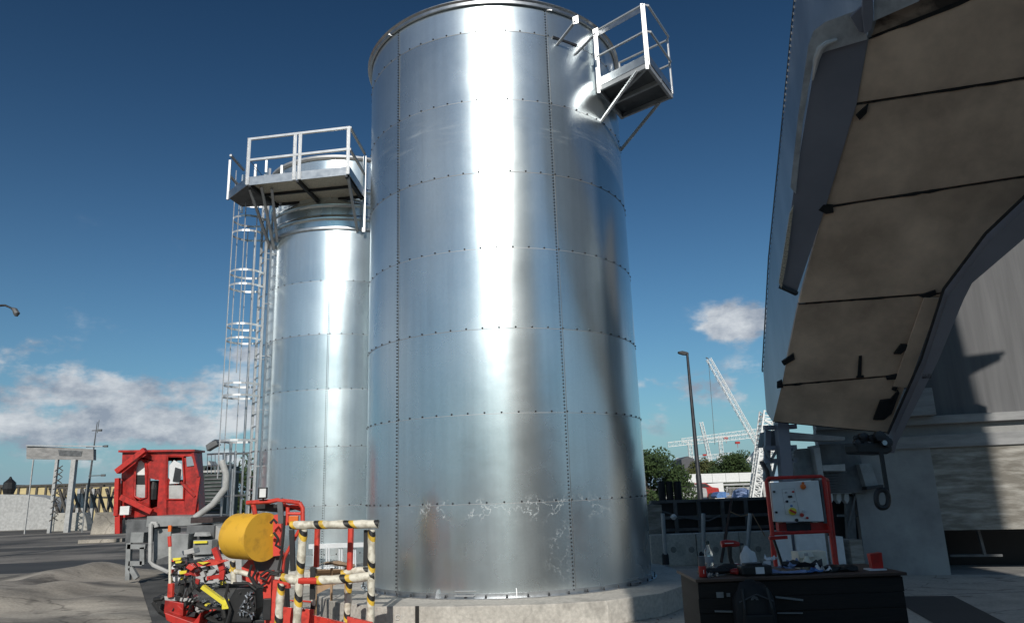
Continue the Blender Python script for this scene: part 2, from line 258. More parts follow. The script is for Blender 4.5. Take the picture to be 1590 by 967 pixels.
# ------------------------------------------------------------------ mesh collector
class MB:
    def __init__(s): s.v=[]; s.f=[]; s.uv={}
    def add(s,vs,fs):
        o=len(s.v); s.v+=[V(v) for v in vs]; s.f+=[tuple(i+o for i in f) for f in fs]; return s
    def box(s,c,size,rot=None):
        c=V(c); sx,sy,sz=[q/2 for q in size]
        vs=[V((x,y,z)) for x in(-sx,sx) for y in(-sy,sy) for z in(-sz,sz)]
        if rot is not None:
            if isinstance(rot,(int,float)): rot=Matrix.Rotation(rot,3,'Z')
            vs=[rot@v for v in vs]
        return s.add([c+v for v in vs],[(0,1,3,2),(4,6,7,5),(0,4,5,1),(2,3,7,6),(0,2,6,4),(1,5,7,3)])
    def beam(s,p,q,w_,h=None,up=(0,0,1)):
        p,q=V(p),V(q); h=h or w_; d=(q-p).normalized(); u=V(up)
        if abs(d.dot(u))>.98: u=V((0,1,0)) if abs(d.y)<.9 else V((1,0,0))
        a=d.cross(u).normalized()*w_/2; b=a.cross(d).normalized()*h/2
        vs=[e+i*a+j*b for e in(p,q) for i,j in((-1,-1),(1,-1),(1,1),(-1,1))]
        return s.add(vs,[(3,2,1,0),(4,5,6,7),(0,1,5,4),(1,2,6,5),(2,3,7,6),(3,0,4,7)])
    def tube(s,pts,r,n=8,caps=True,uvs=False):
        pts=[V(p) for p in pts]; rs=r if isinstance(r,(list,tuple)) else [r]*len(pts)
        base=len(s.v); u=None; run=0
        for i,p in enumerate(pts):
            d=(pts[min(i+1,len(pts)-1)]-pts[max(i-1,0)]).normalized()
            if u is None:
                u=d.orthogonal().normalized()
            else:
                u=(u-d*u.dot(d)); u=u.normalized() if u.length>1e-6 else d.orthogonal().normalized()
            w2=d.cross(u)
            if i: run+=(p-pts[i-1]).length
            for k in range(n):
                a=2*math.pi*k/n; s.v.append(p+(u*math.cos(a)+w2*math.sin(a))*rs[i])
                if uvs: s.uv[len(s.v)-1]=(run,k/n)
        for i in range(len(pts)-1):
            for k in range(n):
                a=base+i*n+k; b=base+i*n+(k+1)%n; s.f.append((a,b,b+n,a+n))
        if caps: s.f.append(tuple(base+k for k in reversed(range(n)))); s.f.append(tuple(base+(len(pts)-1)*n+k for k in range(n)))
        return s
    def lathe(s,c,prof,n=24,axis='Z'):
        c=V(c); base=len(s.v)
        for r,z in prof:
            for k in range(n):
                a=2*math.pi*k/n; v=V((r*math.cos(a),r*math.sin(a),z))
                if axis=='X': v=V((z,v.x,v.y))
                elif axis=='Y': v=V((v.x,z,v.y))
                elif axis!='Z': v=axis@v
                s.v.append(c+v)
        for i in range(len(prof)-1):
            for k in range(n):
                a=base+i*n+k; b=base+i*n+(k+1)%n; s.f.append((a,b,b+n,a+n))
        s.f.append(tuple(base+k for k in reversed(range(n)))); s.f.append(tuple(base+(len(prof)-1)*n+k for k in range(n)))
        return s
    def prism(s,pts,off):
        pts=[V(p) for p in pts]; off=V(off); n=len(pts)
        nn=V((0,0,0))
        for i in range(n): nn+=pts[i].cross(pts[(i+1)%n])
        if nn.dot(off)>0: pts=pts[::-1]
        return s.add(pts+[p+off for p in pts],[tuple(range(n)),tuple(range(2*n-1,n-1,-1))]+[(i,i+n,(i+1)%n+n,(i+1)%n) for i in range(n)])
    def build(s,name,material,parent=None,smooth=False,origin=None,bevel=0):
        me=bpy.data.meshes.new(name)
        if parent is not None:
            o_=V((0,0,0)); p=parent
            while p is not None: o_+=p.location; p=p.parent
        elif origin is not None: o_=V(origin)
        else:
            xs=[v.x for v in s.v]; ys=[v.y for v in s.v]; zs=[v.z for v in s.v]; o_=V(((min(xs)+max(xs))/2,(min(ys)+max(ys))/2,min(zs)))
        me.from_pydata([v-o_ for v in s.v],[],s.f); me.update()
        if s.uv:
            ul=me.uv_layers.new(name='UVMap')
            for poly in me.polygons:
                ks=[s.uv.get(me.loops[li].vertex_index,(0,0)) for li in poly.loop_indices]
                wrap=max(k[1] for k in ks)-min(k[1] for k in ks)>.5
                for li,k in zip(poly.loop_indices,ks): ul.data[li].uv=(k[0],k[1]+(1 if wrap and k[1]<.5 else 0))
        bm=bmesh.new(); bm.from_mesh(me); bmesh.ops.recalc_face_normals(bm,faces=bm.faces)
        if bevel:
            try: bmesh.ops.bevel(bm,geom=[e for e in bm.edges if e.is_manifold and e.calc_face_angle(0)>.5],offset=bevel,segments=2,affect='EDGES',profile=.6)
            except Exception: pass
        bm.to_mesh(me); bm.free()
        if smooth:
            for p_ in me.polygons: p_.use_smooth=True
            try: me.set_sharp_from_angle(angle=R(40))
            except Exception: pass
        m=MATS[material] if isinstance(material,str) else material
        me.materials.append(m)
        o=bpy.data.objects.new(name,me); COL.objects.link(o)
        if parent is not None: o.parent=parent
        else: o.location=o_
        return o
def tag(o,label=None,cat=None,group=None,kind=None):
    if label: o['label']=label
    if cat: o['category']=cat
    if group: o['group']=group
    if kind: o['kind']=kind
    return o
def thing(name,label,cat,loc,group=None):
    o=bpy.data.objects.new(name,None); o.empty_display_size=.2; COL.objects.link(o); o.location=V(loc); return tag(o,label,cat,group)
def copy_tree(o,parent=None):
    c=o.copy(); COL.objects.link(c)
    if parent is not None: c.parent=parent
    for ch in list(o.children): copy_tree(ch,c)
    return c
def struct(name,mb,m): return tag(mb.build(name,m,origin=(0,0,0)),kind='structure')
def arc(c,r,a0,a1,n,z=0):
    c=V(c); return [V((c.x+r*math.cos(R(a0+(a1-a0)*i/n)),c.y+r*math.sin(R(a0+(a1-a0)*i/n)),z)) for i in range(n+1)]
def lattice(mb,p,q,width,depth,n,rc,rd,tri=False,side=None):
    p,q=V(p),V(q); d=(q-p).normalized(); a=V(side) if side is not None else d.cross(V((0,0,1)))
    if a.length<.05: a=V((1,0,0))
    a=(a-d*a.dot(d)).normalized(); b=a.cross(d).normalized()
    cs=[(-1,-1),(1,-1),(0,1)] if tri else [(-1,-1),(1,-1),(1,1),(-1,1)]
    C=lambda t,k: p+(q-p)*t+a*cs[k][0]*width/2+b*cs[k][1]*depth/2
    for k in range(len(cs)): mb.beam(C(0,k),C(1,k),rc*2)
    for i in range(n):
        for k in range(len(cs)):
            k2=(k+1)%len(cs)
            mb.beam(C(i/n,k),C((i+1)/n,k2),rd*2) if i%2 else mb.beam(C(i/n,k2),C((i+1)/n,k),rd*2)
            mb.beam(C(i/n,k),C(i/n,k2),rd*2)

# ================================================================== GROUND
g=MB(); g.add([(-900,-300,0),(900,-300,0),(900,1500,0),(-900,1500,0)],[(0,1,2,3)]); struct('ground',g,'concrete')
def sheet(name,pts,z,m):
    mb=MB(); mb.add([(p[0],p[1],z) for p in pts],[tuple(range(len(pts)))]); return struct(name,mb,m)
sheet('far_yard',[(-200,23),(-6.2,23),(-4.5,60),(60,60),(200,400),(-300,400)],.004,'asphalt_far')
sheet('road',[(-200,20.6),(-8.2,20.6),(-8.2,24.5),(-200,24.5)],.008,'road_dark')
a=G(215,900); b=G(236,967)
mb=MB(); NX,NY=90,60
def edge_x(y):
    if y<b.y: return -4.0+(b.x+4.0)*(y+2)/(b.y+2)
    if y<a.y: return b.x+(a.x-b.x)*(y-b.y)/(a.y-b.y)
    return a.x+(-8.6-a.x)*(y-a.y)/(20.6-a.y)
for j in range(NY+1):
    y=-2+22.6*j/NY; xe=edge_x(y)
    for i in range(NX+1):
        t=i/NX; x=-60+(xe+60)*(1-(1-t)**2.2); e=min(1,(xe-x)/1.6)*min(1,(20.6-y)/2.0); n=mnoise.noise(V((x*.33,y*.25,1)))+.45*mnoise.noise(V((x*.9,y*.6,4)))
        mb.v.append(V((x,y,.012+max(0,e)*max(0,.14+.42*n))))
mb.f=[(j*(NX+1)+i,j*(NX+1)+i+1,(j+1)*(NX+1)+i+1,(j+1)*(NX+1)+i) for j in range(NY) for i in range(NX)]
o=mb.build('dusty_yard',M_['dusty_concrete'],origin=(0,0,0),smooth=True); tag(o,kind='structure')
sheet('asphalt_yard',[(-3.995,-2),(-2.2,-2),(-2.35,9.6),(-3.2,11.2),(-5.0,14.5),(-8.595,20.6),(a.x+.004,a.y),(b.x+.004,b.y)],.006,'asphalt')
p1=G(1410,925); p2=G(1480,925); p3=G(1562,967); p4=G(1400,967)
sheet('dark_ground_patch',[(p1.x-.3,p1.y),(p2.x,p2.y),(p3.x,p3.y),(p3.x+1,p3.y-1.5),(p4.x,p4.y-1.5)],.006,'road_dark')  # sheet of darker colour laid on the ground
sheet('rear_yard',[(-120,-200),(120,-200),(120,8.9),(-1.9,8.9),(-1.9,7),(-3.99,7),(-3.99,-2.05),(-120,-2.05)],.0035,'asphalt')
# joint lines of the slab
jb=MB()
for y in (11.6,15.0): jb.box((6.0 if y<15 else 5.3,y,.003),(6.0 if y<15 else 4.5,.02,.004))
jb.box((3.6,12.5,.003),(.02,7,.004)); struct('slab_joints',jb,'dark_concrete')

# ================================================================== SILO PLINTHS
def plinth(c,pts,h,label):
    root=thing('silo_plinth',label,'plinth',(c[0],c[1],0))
    mb=MB(); mb.prism([(x,y,0) for x,y in pts],(0,0,h)); mb.build('slab',M_['plinth_concrete'],root,bevel=.012)
    return root
BC=(-.2,12.9); BR=2.356
pts=[(BC[0]+(3.0 if i%1==0 else 3)*math.cos(R(22.5+45*i))*1.02,BC[1]+3.0*math.sin(R(22.5+45*i))*1.02) for i in range(8)]
q=[G(1060,912),G(1000,955)]
pl=plinth(BC,[(2.55,11.55),(2.75,12.6),(2.6,14.3),(1.2,15.9),(-1.6,15.9),(-3.1,14.3),(-3.1,11.6),(-2.6,10.75),(-1.9,10.22),(-.9,9.98),(.3,9.9),(1.1,10.02),(1.9,10.55)],.3,'low pale concrete plinth with chamfered corners under the large silver silo')
# expansion joint and chalk mark
mb=MB(); mb.box((-1.36,10.085,.15),(.05,.03,.31),.05); mb.build('joint',M_['grime'],pl)
mb=MB(); c=V((-1.62,10.13,.17))
mb.tube([c+V((.03*math.cos(t*.5+.6),0,.03*math.sin(t*.5+.6))) for t in range(11)],.003,5)
mb.tube([c+V((.05,0,-.03)),c+V((.05,0,.03)),c+V((.07,0,.0)),c+V((.085,0,.03))],.003,5); mb.build('chalk_mark',M_['white_paint'],pl)
SC=(-4.24,18.03); SR=1.956
pl2=plinth(SC,[(SC[0]+2.7*math.cos(R(22.5+45*i)),SC[1]+2.7*math.sin(R(22.5+45*i))) for i in range(8)],.27,'pale concrete plinth under the smaller silo, behind the padded basket')

# ================================================================== SILOS
def silo_shell(name,c,r,z0,levels,seams,root,material,n=200):
    """levels: list of z of ring seams from z0 up. Sheets lap: the upper ring sits 2.5 mm outside the lower."""
    mb=MB(); tones=[]; zs=[z0]+levels; lap=.012
    for i in range(len(zs)-1):
        dr=.0025*(i%2)
        for k in range(n):
            a0=2*math.pi*k/n; a1=2*math.pi*(k+1)/n
            r_=r+dr
            mb_v=[(c[0]+r_*math.cos(a),c[1]+r_*math.sin(a),z) for z in (zs[i]-(lap if i else 0),zs[i+1]) for a in (a0,a1)]
            # panel index
            deg=math.degrees((a0+a1)/2); pi=sum(1 for s in seams if ((deg-seams[0])%360)>=((s-seams[0])%360))
            random.seed(i*31+pi*7+int(r*100)); tone=random.random()
            if k==0: base=len(mb.v)
            mb.v+=[V(v) for v in (mb_v[0],mb_v[2])]; tones+=[tone]
        for k in range(n):
            a=base+2*k; b=base+2*((k+1)%n); mb.f.append((a,b,b+1,a+1))
    o=mb.build(name,material,root,smooth=True)
    at=o.data.attributes.new('tone','FLOAT','FACE')
    at.data.foreach_set('value',tones)
    return o
def silo_bolts(c,r,levels,z0,z1,seams,root,nring,vstep,a_lo,a_hi,br=.0135,skip=None):
    mb=MB()
    def bolt(ang,z,rad=br):
        u=V((math.cos(ang),math.sin(ang),0)); t=V((-u.y,u.x,0)); p=V((c[0],c[1],z))+u*(r+.001)
        vs=[]; 
        for h,s in ((0,1.15),(.006,1.0),(.013,.62)):
            for k in range(6):
                b=math.pi*k/3; vs.append(p+u*h+(t*math.cos(b)+V((0,0,math.sin(b))))*rad*s)
        fs=[(i*6+k,i*6+(k+1)%6,(i+1)*6+(k+1)%6,(i+1)*6+k) for i in range(2) for k in range(6)]+[tuple(range(12,18))]
        mb.add(vs,fs)
    todo=[]
    for z in levels:
        for k in range(nring):
            ang=2*math.pi*k/nring; dd=(math.degrees(ang)-a_lo)%360
            if dd<=a_hi-a_lo: todo.append((ang,z+random.uniform(-.002,.002),br))
    facing=math.atan2(-c[1],-c[0])
    def score(t):
        p=V((c[0]+r*math.cos(t[0]),c[1]+r*math.sin(t[0]),t[1]-EYE)); vis=math.cos(t[0]-math.atan2(-p.y,-p.x)); return -vis/p.length**2
    todo.sort(key=score)
    proto=None
    for ang,z,rad in todo[:100]:
        keep=mb.v,mb.f
        if proto is None:
            mb.v,mb.f=[],[]; p0=V((c[0]+r,c[1],z)); bolt(0,z,rad); proto=mb.build('bolt',M_['dark_steel'],root); me=proto.data
            me.transform(Matrix.Translation(V((root.location.x-p0.x,root.location.y-p0.y,root.location.z-p0.z)))); mb.v,mb.f=keep; o=proto
        else: o=proto.copy(); COL.objects.link(o)
        o.location=V((c[0]+r*math.cos(ang),c[1]+r*math.sin(ang),z))-root.location; o.rotation_euler=(0,0,ang)
    for ang,z,rad in todo[100:]: bolt(ang,z,rad)
    for s in seams:
        if (s-a_lo)%360>a_hi-a_lo: continue
        z=z0
        while z<z1: bolt(R(s),z,br*.85); z+=vstep
    tag(mb.build('seam_bolts',M_['dark_steel'],root,smooth=False),kind='stuff')
    for z in levels:
        st=MB(); n=160; vs=[];fs=[]
        for k in range(n):
            a=2*math.pi*k/n
            for rr,zz in ((r-.004,z-.022),(r+.0012,z-.022),(r+.0012,z-.016),(r-.004,z-.016)): vs.append((c[0]+rr*math.cos(a),c[1]+rr*math.sin(a),zz))
        for k in range(n):
            a=k*4; b=((k+1)%n)*4
            for j in range(3): fs.append((a+j,b+j,b+j+1,a+j+1))
        st.add(vs,fs); st.build('ring_lap',M_['steel_dull'],root,smooth=True)
    for s in seams:      # thin dark lap line of the sheets beside each vertical row
        if (s-a_lo)%360>a_hi-a_lo: continue
        st=MB(); wd_=.006/r
        a0,a1=R(s)+.030/r,R(s)+.030/r+wd_
        vs=[(c[0]+rr*math.cos(aa),c[1]+rr*math.sin(aa),z) for z in (z0,z1) for aa,rr in ((a0,r-.004),(a0,r+.0015),(a1,r+.0015),(a1,r-.004))]
        st.add(vs,[(0,1,5,4),(1,2,6,5),(2,3,7,6)]); st.build('seam_lap',M_['grey_dark'],root)
# ---- large silo
big=thing('silo','largest galvanised silo, in the centre, with a platform at its upper right','silo',(BC[0],BC[1],.3))
lv=[1.7+(-.109+7-k)*1.25 for k in range(7,0,-1)]       # seam heights
RIM=9.63
seams=[-90-43,-90+23,-90+95,-90+167,-90+239]
silo_shell('shell',BC,BR,.3,lv+[RIM],seams,big,M_['galvanised_sheet'])
silo_bolts(BC,BR+.003,lv,.36,RIM-.05,seams,big,60,.052,-185,10)
def ring(mb,c,r,prof,n=128):
    base=len(mb.v); m=len(prof)
    for k in range(n):
        a=2*math.pi*k/n
        for dr,z in prof: mb.v.append(V((c[0]+(r+dr)*math.cos(a),c[1]+(r+dr)*math.sin(a),z)))
    for k in range(n):
        for j in range(m):
            a=base+k*m+j; b=base+k*m+(j+1)%m; c2=base+((k+1)%n)*m; mb.f.append((a,c2+j,c2+(j+1)%m,b))
mb=MB(); ring(mb,BC,BR,[(.0,RIM-.03),(.0,RIM+.0),(.085,RIM),(.085,RIM-.012),(.05,RIM-.03),(.05,RIM-.085),(.012,RIM-.085)]); mb.build('top_ring',M_['steel'],big,smooth=True)
mb=MB(); mb.lathe((BC[0],BC[1],RIM+.002),[(BR-.05,0),(BR*.5,.55),(.35,.95),(.3,1.15),(.05,1.2)],64); mb.build('roof_cone',M_['steel'],big,smooth=True)
mb=MB(); ring(mb,BC,BR,[(.002,.302),(.002,.37),(.008,.37),(.008,.312),(.07,.312),(.07,.302)]); mb.build('base_flange',M_['steel'],big,smooth=True)
for i in range(27):
    a=2*math.pi*i/52+math.pi; x=BC[0]+(BR+.04)*math.cos(a); y=BC[1]+(BR+.04)*math.sin(a)
    mb=MB(); mb.lathe((x,y,.312),[(.016,0),(.016,.015),(.009,.016),(.009,.04)],6); mb.build('anchor_bolt',M_['dark_steel'],big)
def on_silo(c,r,deg,z): return V((c[0]+r*math.cos(R(deg)),c[1]+r*math.sin(R(deg)),z))
for deg in (-92-12,-90+52):
    a=on_silo(BC,BR+.05,deg-3.2,.345); b=on_silo(BC,BR+.05,deg+3.2,.345)
    mb=MB(); mb.tube([on_silo(BC,BR,deg-3.2,.345),a,b,on_silo(BC,BR,deg+3.2,.345)],.011,6); mb.beam(on_silo(BC,BR+.01,deg-3.6,.40),on_silo(BC,BR+.01,deg+3.6,.40),.02,.012); mb.build('lifting_handle',M_['steel_dull'],big)
for deg in (-90+3,-90-24):
    mb=MB(); mb.prism([on_silo(BC,BR+.0,deg,.31),on_silo(BC,BR+.09,deg,.31),on_silo(BC,BR+.03,deg,.42),on_silo(BC,BR,deg,.42)],on_silo((0,0),.012,deg+90,0)); mb.build('anchor_gusset',M_['steel_bright'],big)
# small brackets high on the shell and rim clips
for deg in (-90-47,-90+24):
    mb=MB(); p=on_silo(BC,BR+.02,deg,RIM-.1); mb.beam(p,p+V((.0,0,.1)),.05,.02); mb.beam(p+V((-.06,0,.03)),p+V((.08,0,-.0)),.02,.015); mb.build('rim_clip',M_['steel_bright'],big)
# ---- platform of the large silo (bolted to it)
DZ=8.42
A=V((1.60,11.35,DZ)); B=V((2.37,10.61,DZ)); C_=V((2.97,11.64,DZ)); D_=V((2.15,12.35,DZ))
mb=MB(); mb.prism([A,B,C_,D_],(0,0,.03)); deck=mb.build('platform_deck',M_['grey_dark'],big)
mb=MB()
for p_,q_ in ((A,B),(B,C_),(C_,D_),(D_,A)): mb.beam(p_+V((0,0,.085)),q_+V((0,0,.085)),.008,.15)
mb.build('toe_board',M_['steel'],deck)
mb=MB()
for t in (.02,.5,.98): mb.beam(A.lerp(D_,t)+V((0,0,-.04)),B.lerp(C_,t)+V((0,0,-.04)),.05,.075)
for t in (.03,.97): mb.beam(A.lerp(B,t)+V((0,0,-.045)),D_.lerp(C_,t)+V((0,0,-.045)),.05,.08)
mb.beam(A.lerp(D_,.5)+V((0,0,-.045)),B.lerp(C_,.02)+V((0,0,-.045)),.04,.05)
mb.build('deck_beam',M_['steel_dull'],deck)
def br(p,q): 
    mb=MB(); mb.beam(p,q,.055,.03); mb.beam(p+V((.0,.0,.0)),q+V((0,0,.0)),.012,.06); mb.build('platform_brace',M_['steel_bright'],big)
foot1=on_silo(BC,BR,math.degrees(math.atan2(A.y-BC[1]+.05,A.x-BC[0]+.1)),7.83); foot2=on_silo(BC,BR,math.degrees(math.atan2(D_.y-BC[1],D_.x-BC[0])),7.72)
br(foot1,A.lerp(B,.78)+V((0,0,-.06))); br(foot2,D_.lerp(C_,.75)+V((0,0,-.06)))
def guard(mb,p,q,z,hs,r,wide=False):
    for h in hs: mb.tube([p+V((0,0,h)),q+V((0,0,h))],r,8)
# left side rail A-B with flat posts; loop rail round B-C
def grp(pts,name='guard_rail',m='steel_bright',r=.021):
    mb=MB(); mb.tube(pts,r,8); return mb.build(name,M_[m],big,smooth=True)
H1,H2=1.08,.58
for p_ in (A.lerp(B,.03),B.lerp(A,.04)):
    mb=MB(); mb.beam(p_+V((0,0,-.12)),p_+V((0,0,H1+.02)),.05,.05); mb.beam(p_+V((.035,-.03,-.06)),p_+V((.035,-.03,H1)),.012,.04); mb.build('rail_post',M_['steel_bright'],big)
p_=A.lerp(D_,.0)
u=(B-A).normalized(); v=(C_-B).normalized()
for h in (H1,H2):
    o=.0 if h==H1 else 0
    pts=[A+u*.05+V((0,0,h)),B+V((0,0,h)),B+u*.16+V((0,0,h)),B+u*.22+v*.06+V((0,0,h)),C_+u*.22-v*.12+V((0,0,h)),C_+u*.18-v*.02+V((0,0,h)),C_+u*.05+V((0,0,h-.02))]
    pts=[A+u*.05+V((0,0,h)),B-u*.02+V((0,0,h)),B+u*.05+v*.08+V((0,0,h)),C_+u*.05-v*.08+V((0,0,h)),C_-u*.02+V((0,0,h)),C_.lerp(D_,.95)+V((0,0,h))]
    grp(pts)
for t in (.0,.95):
    mb=MB(); p_=C_.lerp(D_,t)+V((0,0,0)); mb.tube([p_,p_+V((0,0,H1))],.02,8); mb.build('rail_post',M_['steel_bright'],big)
mb=MB(); mb.beam(A+u*.06+V((0,0,H1-.07)),B-u*.03+V((0,0,H1-.07)),.008,.09); mb.build('rail_strip',M_['steel'],big)
for dg,zz in ((-62,9.05),(-53,8.98)):
    a=on_silo(BC,BR,dg,zz-.12); b=on_silo(BC,BR+.38,dg+3,zz+.13)
    mb=MB(); mb.beam(a,b,.05,.02); mb.prism([b+V((-.04,0,-.05)),b+V((.05,0,-.03)),b+V((.05,0,.12)),b+V((-.04,0,.08))],(0,.012,0)); mb.build('stay_bracket',M_['steel_bright'],big)
mb=MB()
for zz in (9.06,9.04): mb.beam(on_silo(BC,BR+.015,-64,zz),on_silo(BC,BR+.015,-52,zz),.02,.02)
mb.build('seam_bracket',M_['dark_steel'],big)

# ---- smaller silo
sm=thing('silo','slimmer galvanised silo with a caged ladder, half hidden behind the large one','silo',(SC[0],SC[1],.27))
z5=1.7-.1506; lv2=[z5-1.25+.0,z5,z5+1.25,z5+2.5,z5+3.75,z5+5.0]; LIP=1.7+6.118; RIM2=1.7+7.942
seams2=[-88,-16,56,128,200]
lv2=[z5+1.25*k for k in range(0,5)]
silo_shell('shell',SC,SR,.27,[z5-1.0]+lv2+[LIP],seams2,sm,M_['galvanised_sheet_small'])
silo_bolts(SC,SR+.003,[z5-1.0]+lv2,.3,LIP,seams2,sm,50,.052,-200,0)
silo_shell('neck',SC,SR-.04,LIP,[LIP+.9,RIM2],seams2,sm,M_['galvanised_sheet_small'])
mb=MB(); ring(mb,SC,SR,[(-.04,LIP-.02),(-.04,LIP+.04),(.02,LIP+.04),(.055,LIP+.02),(.055,LIP-.03),(.01,LIP-.05)]); mb.build('stiffening_ring',M_['steel'],sm,smooth=True)
mb=MB(); ring(mb,SC,SR-.04,[(0,RIM2-.06),(0,RIM2+.02),(.07,RIM2+.02),(.07,RIM2-.03),(.03,RIM2-.07)]); mb.build('top_ring',M_['steel_dull'],sm,smooth=True)
mb=MB(); mb.lathe((SC[0],SC[1],RIM2),[(SR-.08,0),(SR*.5,.35),(.3,.6),(.05,.62)],64); mb.build('roof_cone',M_['steel'],sm,smooth=True)
mb=MB(); ring(mb,SC,SR,[(.002,.27),(.002,.34),(.008,.34),(.008,.285),(.06,.285),(.06,.275)]); mb.build('base_flange',M_['steel'],sm,smooth=True)
for z_ in (LIP+.28,LIP+.62,LIP+.98):
    mb=MB(); ring(mb,SC,SR-.04,[(-.01,z_-.09),(.028,z_-.045),(.034,z_),(.028,z_+.045),(-.01,z_+.09)]); mb.build('reflection_band',M_['galvanised_sheet_small'],sm,smooth=True)  # raised bands stand in for the platform's reflection on the neck
# platform on the smaller silo
PZ=8.6; FL=V((-5.85,15.17,PZ)); FR=V((-3.46,14.78,PZ)); BRr=V((-3.40,16.10,PZ)); BL=V((-5.62,16.42,PZ)); LL=V((-6.56,15.92,PZ)); L2=V((-6.55,16.75,PZ)); L3=V((-6.1,17.05,PZ))
mb=MB(); mb.prism([FL,FR,BRr,BL],(0,0,.03)); deck=mb.build('platform_deck',M_['grating'],sm)
mb=MB(); mb.prism([FL,BL,V((-5.75,16.5,PZ)),V((-6.45,16.5,PZ)),LL],(0,0,.025)); mb.build('side_deck',M_['grey_dark'],sm)
mb=MB()
for p_,q_ in ((FL,FR),(FR,BRr),(LL,FL)): mb.beam(p_+V((0,0,.05)),q_+V((0,0,.05)),.012,.2)
mb.build('toe_board',M_['steel'],deck)
mb=MB()
for t in (.03,.5,.97): mb.beam(FL.lerp(FR,t)+V((0,0,-.05)),BL.lerp(BRr,t)+V((0,0,-.05)),.06,.09)
mb.beam(FL.lerp(BL,.5)+V((0,0,-.03)),FR.lerp(BRr,.5)+V((0,0,-.03)),.05,.06); mb.beam(FL.lerp(BL,.97)+V((0,0,-.03)),FR.lerp(BRr,.97)+V((0,0,-.03)),.05,.06)
mb.build('deck_beam',M_['dark_steel'],deck)
def angle_post(p,q,root,name='rail_post',w_=.065):
    d=(FR-FL).normalized(); n=d.cross(V((0,0,1)))
    mb=MB(); mb.beam(p,q,w_,.006,up=n); mb.beam(p-d*w_/2,q-d*w_/2,.006,w_,up=n); mb.build(name,M_['steel_bright'],root)
for t in (.01,.47,.52,.99): angle_post(FL.lerp(FR,t)+V((0,-.02,-.04)),FL.lerp(FR,t)+V((0,-.02,1.1)),sm)
for p_ in (BRr,): 
    mb=MB(); mb.beam(p_+V((0,0,-.9)),p_+V((0,0,1.02)),.07,.05); mb.build('rail_post',M_['steel_bright'],sm)
for pts_ in (((FL,FR),),((FR,BRr),),((LL,L2),)):
    for p_,q_ in pts_:
        for h in (1.08,.56):
            mb=MB(); mb.beam(p_+V((0,0,h)),q_+V((0,0,h)),.05,.05); mb.build('guard_rail',M_['steel_bright' if p_==FL else 'steel_dull'],sm)
for h in (.62,):
    mb=MB(); mb.beam(BRr+V((0,.35,h)),BL+V((.1,.3,h+.02)),.03,.05); mb.build('guard_rail',M_['steel_bright'],sm)
for p_ in (LL,L2,V((-6.05,16.2,PZ)),V((-5.72,16.0,PZ)),V((-5.45,16.3,PZ))):
    mb=MB(); mb.beam(p_+V((0,0,-.05)),p_+V((0,0,.95)),.05,.05); mb.build('rail_post',M_['steel_bright'],sm)
def foot(deg,z,rr=.03): return on_silo(SC,SR+rr,deg,z)
for p_,f_ in ((FL+V((.3,.1,-.05)),foot(-90-46,7.55)),(FL+V((.0,.2,-.05)),foot(-90-52,7.6)),(FR+V((-.05,.1,-.05)),foot(-90+20,7.75)),(FL+V((.5,.2,-.05)),foot(-90-42,7.7))):
    mb=MB(); mb.beam(p_,f_,.055,.055); mb.build('platform_brace',M_['steel_dull'],sm)
mb=MB(); mb.tube([V((-6.15,16.1,PZ+1.0)),V((-5.8,15.9,PZ+.55)),V((-5.5,15.7,PZ+.1))],.008,5); mb.build('safety_chain',M_['dark_steel'],sm)
# caged ladder
TH=215; RL=SR+.17
lu=V((math.cos(R(TH)),math.sin(R(TH)),0)); lt=V((-lu.y,lu.x,0)); lc=V((SC[0],SC[1],0))+lu*RL
lad=thing('tmp','x','x',(0,0,0)); bpy.data.objects.remove(lad)
ladder=MB()
ladder.beam(lc-lt*.2+V((0,0,.9)),lc-lt*.2+V((0,0,PZ+1.05)),.055,.045,up=lt)
lo=ladder.build('ladder_rail',M_['steel_bright'],sm)
mb=MB(); mb.beam(lc+lt*.2+V((0,0,.9)),lc+lt*.2+V((0,0,PZ+1.05)),.055,.045,up=lt); mb.build('ladder_rail',M_['steel_bright'],sm)
z=1.1
while z<PZ+.2: mb=MB(); mb.tube([lc-lt*.2+V((0,0,z)),lc+lt*.2+V((0,0,z))],.017,6); mb.build('rung',M_['steel'],lo); z+=.28
for z in (1.2,2.45,3.7,4.95,6.2,7.45):
    for s in (-1,1): mb=MB(); mb.beam(lc+lt*s*.2+V((0,0,z)),V((SC[0],SC[1],z))+lu*(SR-.1)+lt*s*.26,.04,.01); mb.build('standoff',M_['steel_bright'],lo)
cc=lc+lu*.36
def hoop(z,r=.38,a0=-128,a1=128):
    pts=[]
    for i in range(21):
        a=R(a0+(a1-a0)*i/20); pts.append(cc+lu*r*math.cos(a)+lt*r*math.sin(a)+V((0,0,z)))
    pts=[lc-lt*.22+V((0,0,z))]+pts+[lc+lt*.22+V((0,0,z))]
    vs=[];n=len(pts)
    for i,p in enumerate(pts):
        o_=(p-cc); o_.z=0; o_=o_.normalized()*.004
        for dz_ in (-.024,.024):
            for k in (-1,1): vs.append(p+o_*k+V((0,0,dz_)))
    fs=[]
    for i in range(n-1):
        a=i*4; b=a+4; fs+=[(a,b,b+2,a+2),(a+1,a+3,b+3,b+1),(a+2,b+2,b+3,a+3),(a,a+1,b+1,b)]
    mb=MB(); mb.add(vs,fs); mb.build('cage_hoop',M_['steel_bright'],lo)
for y_ in (318,349,371,430,451,511,532,600,618,686): hoop(P(360,y_,16.8).z)
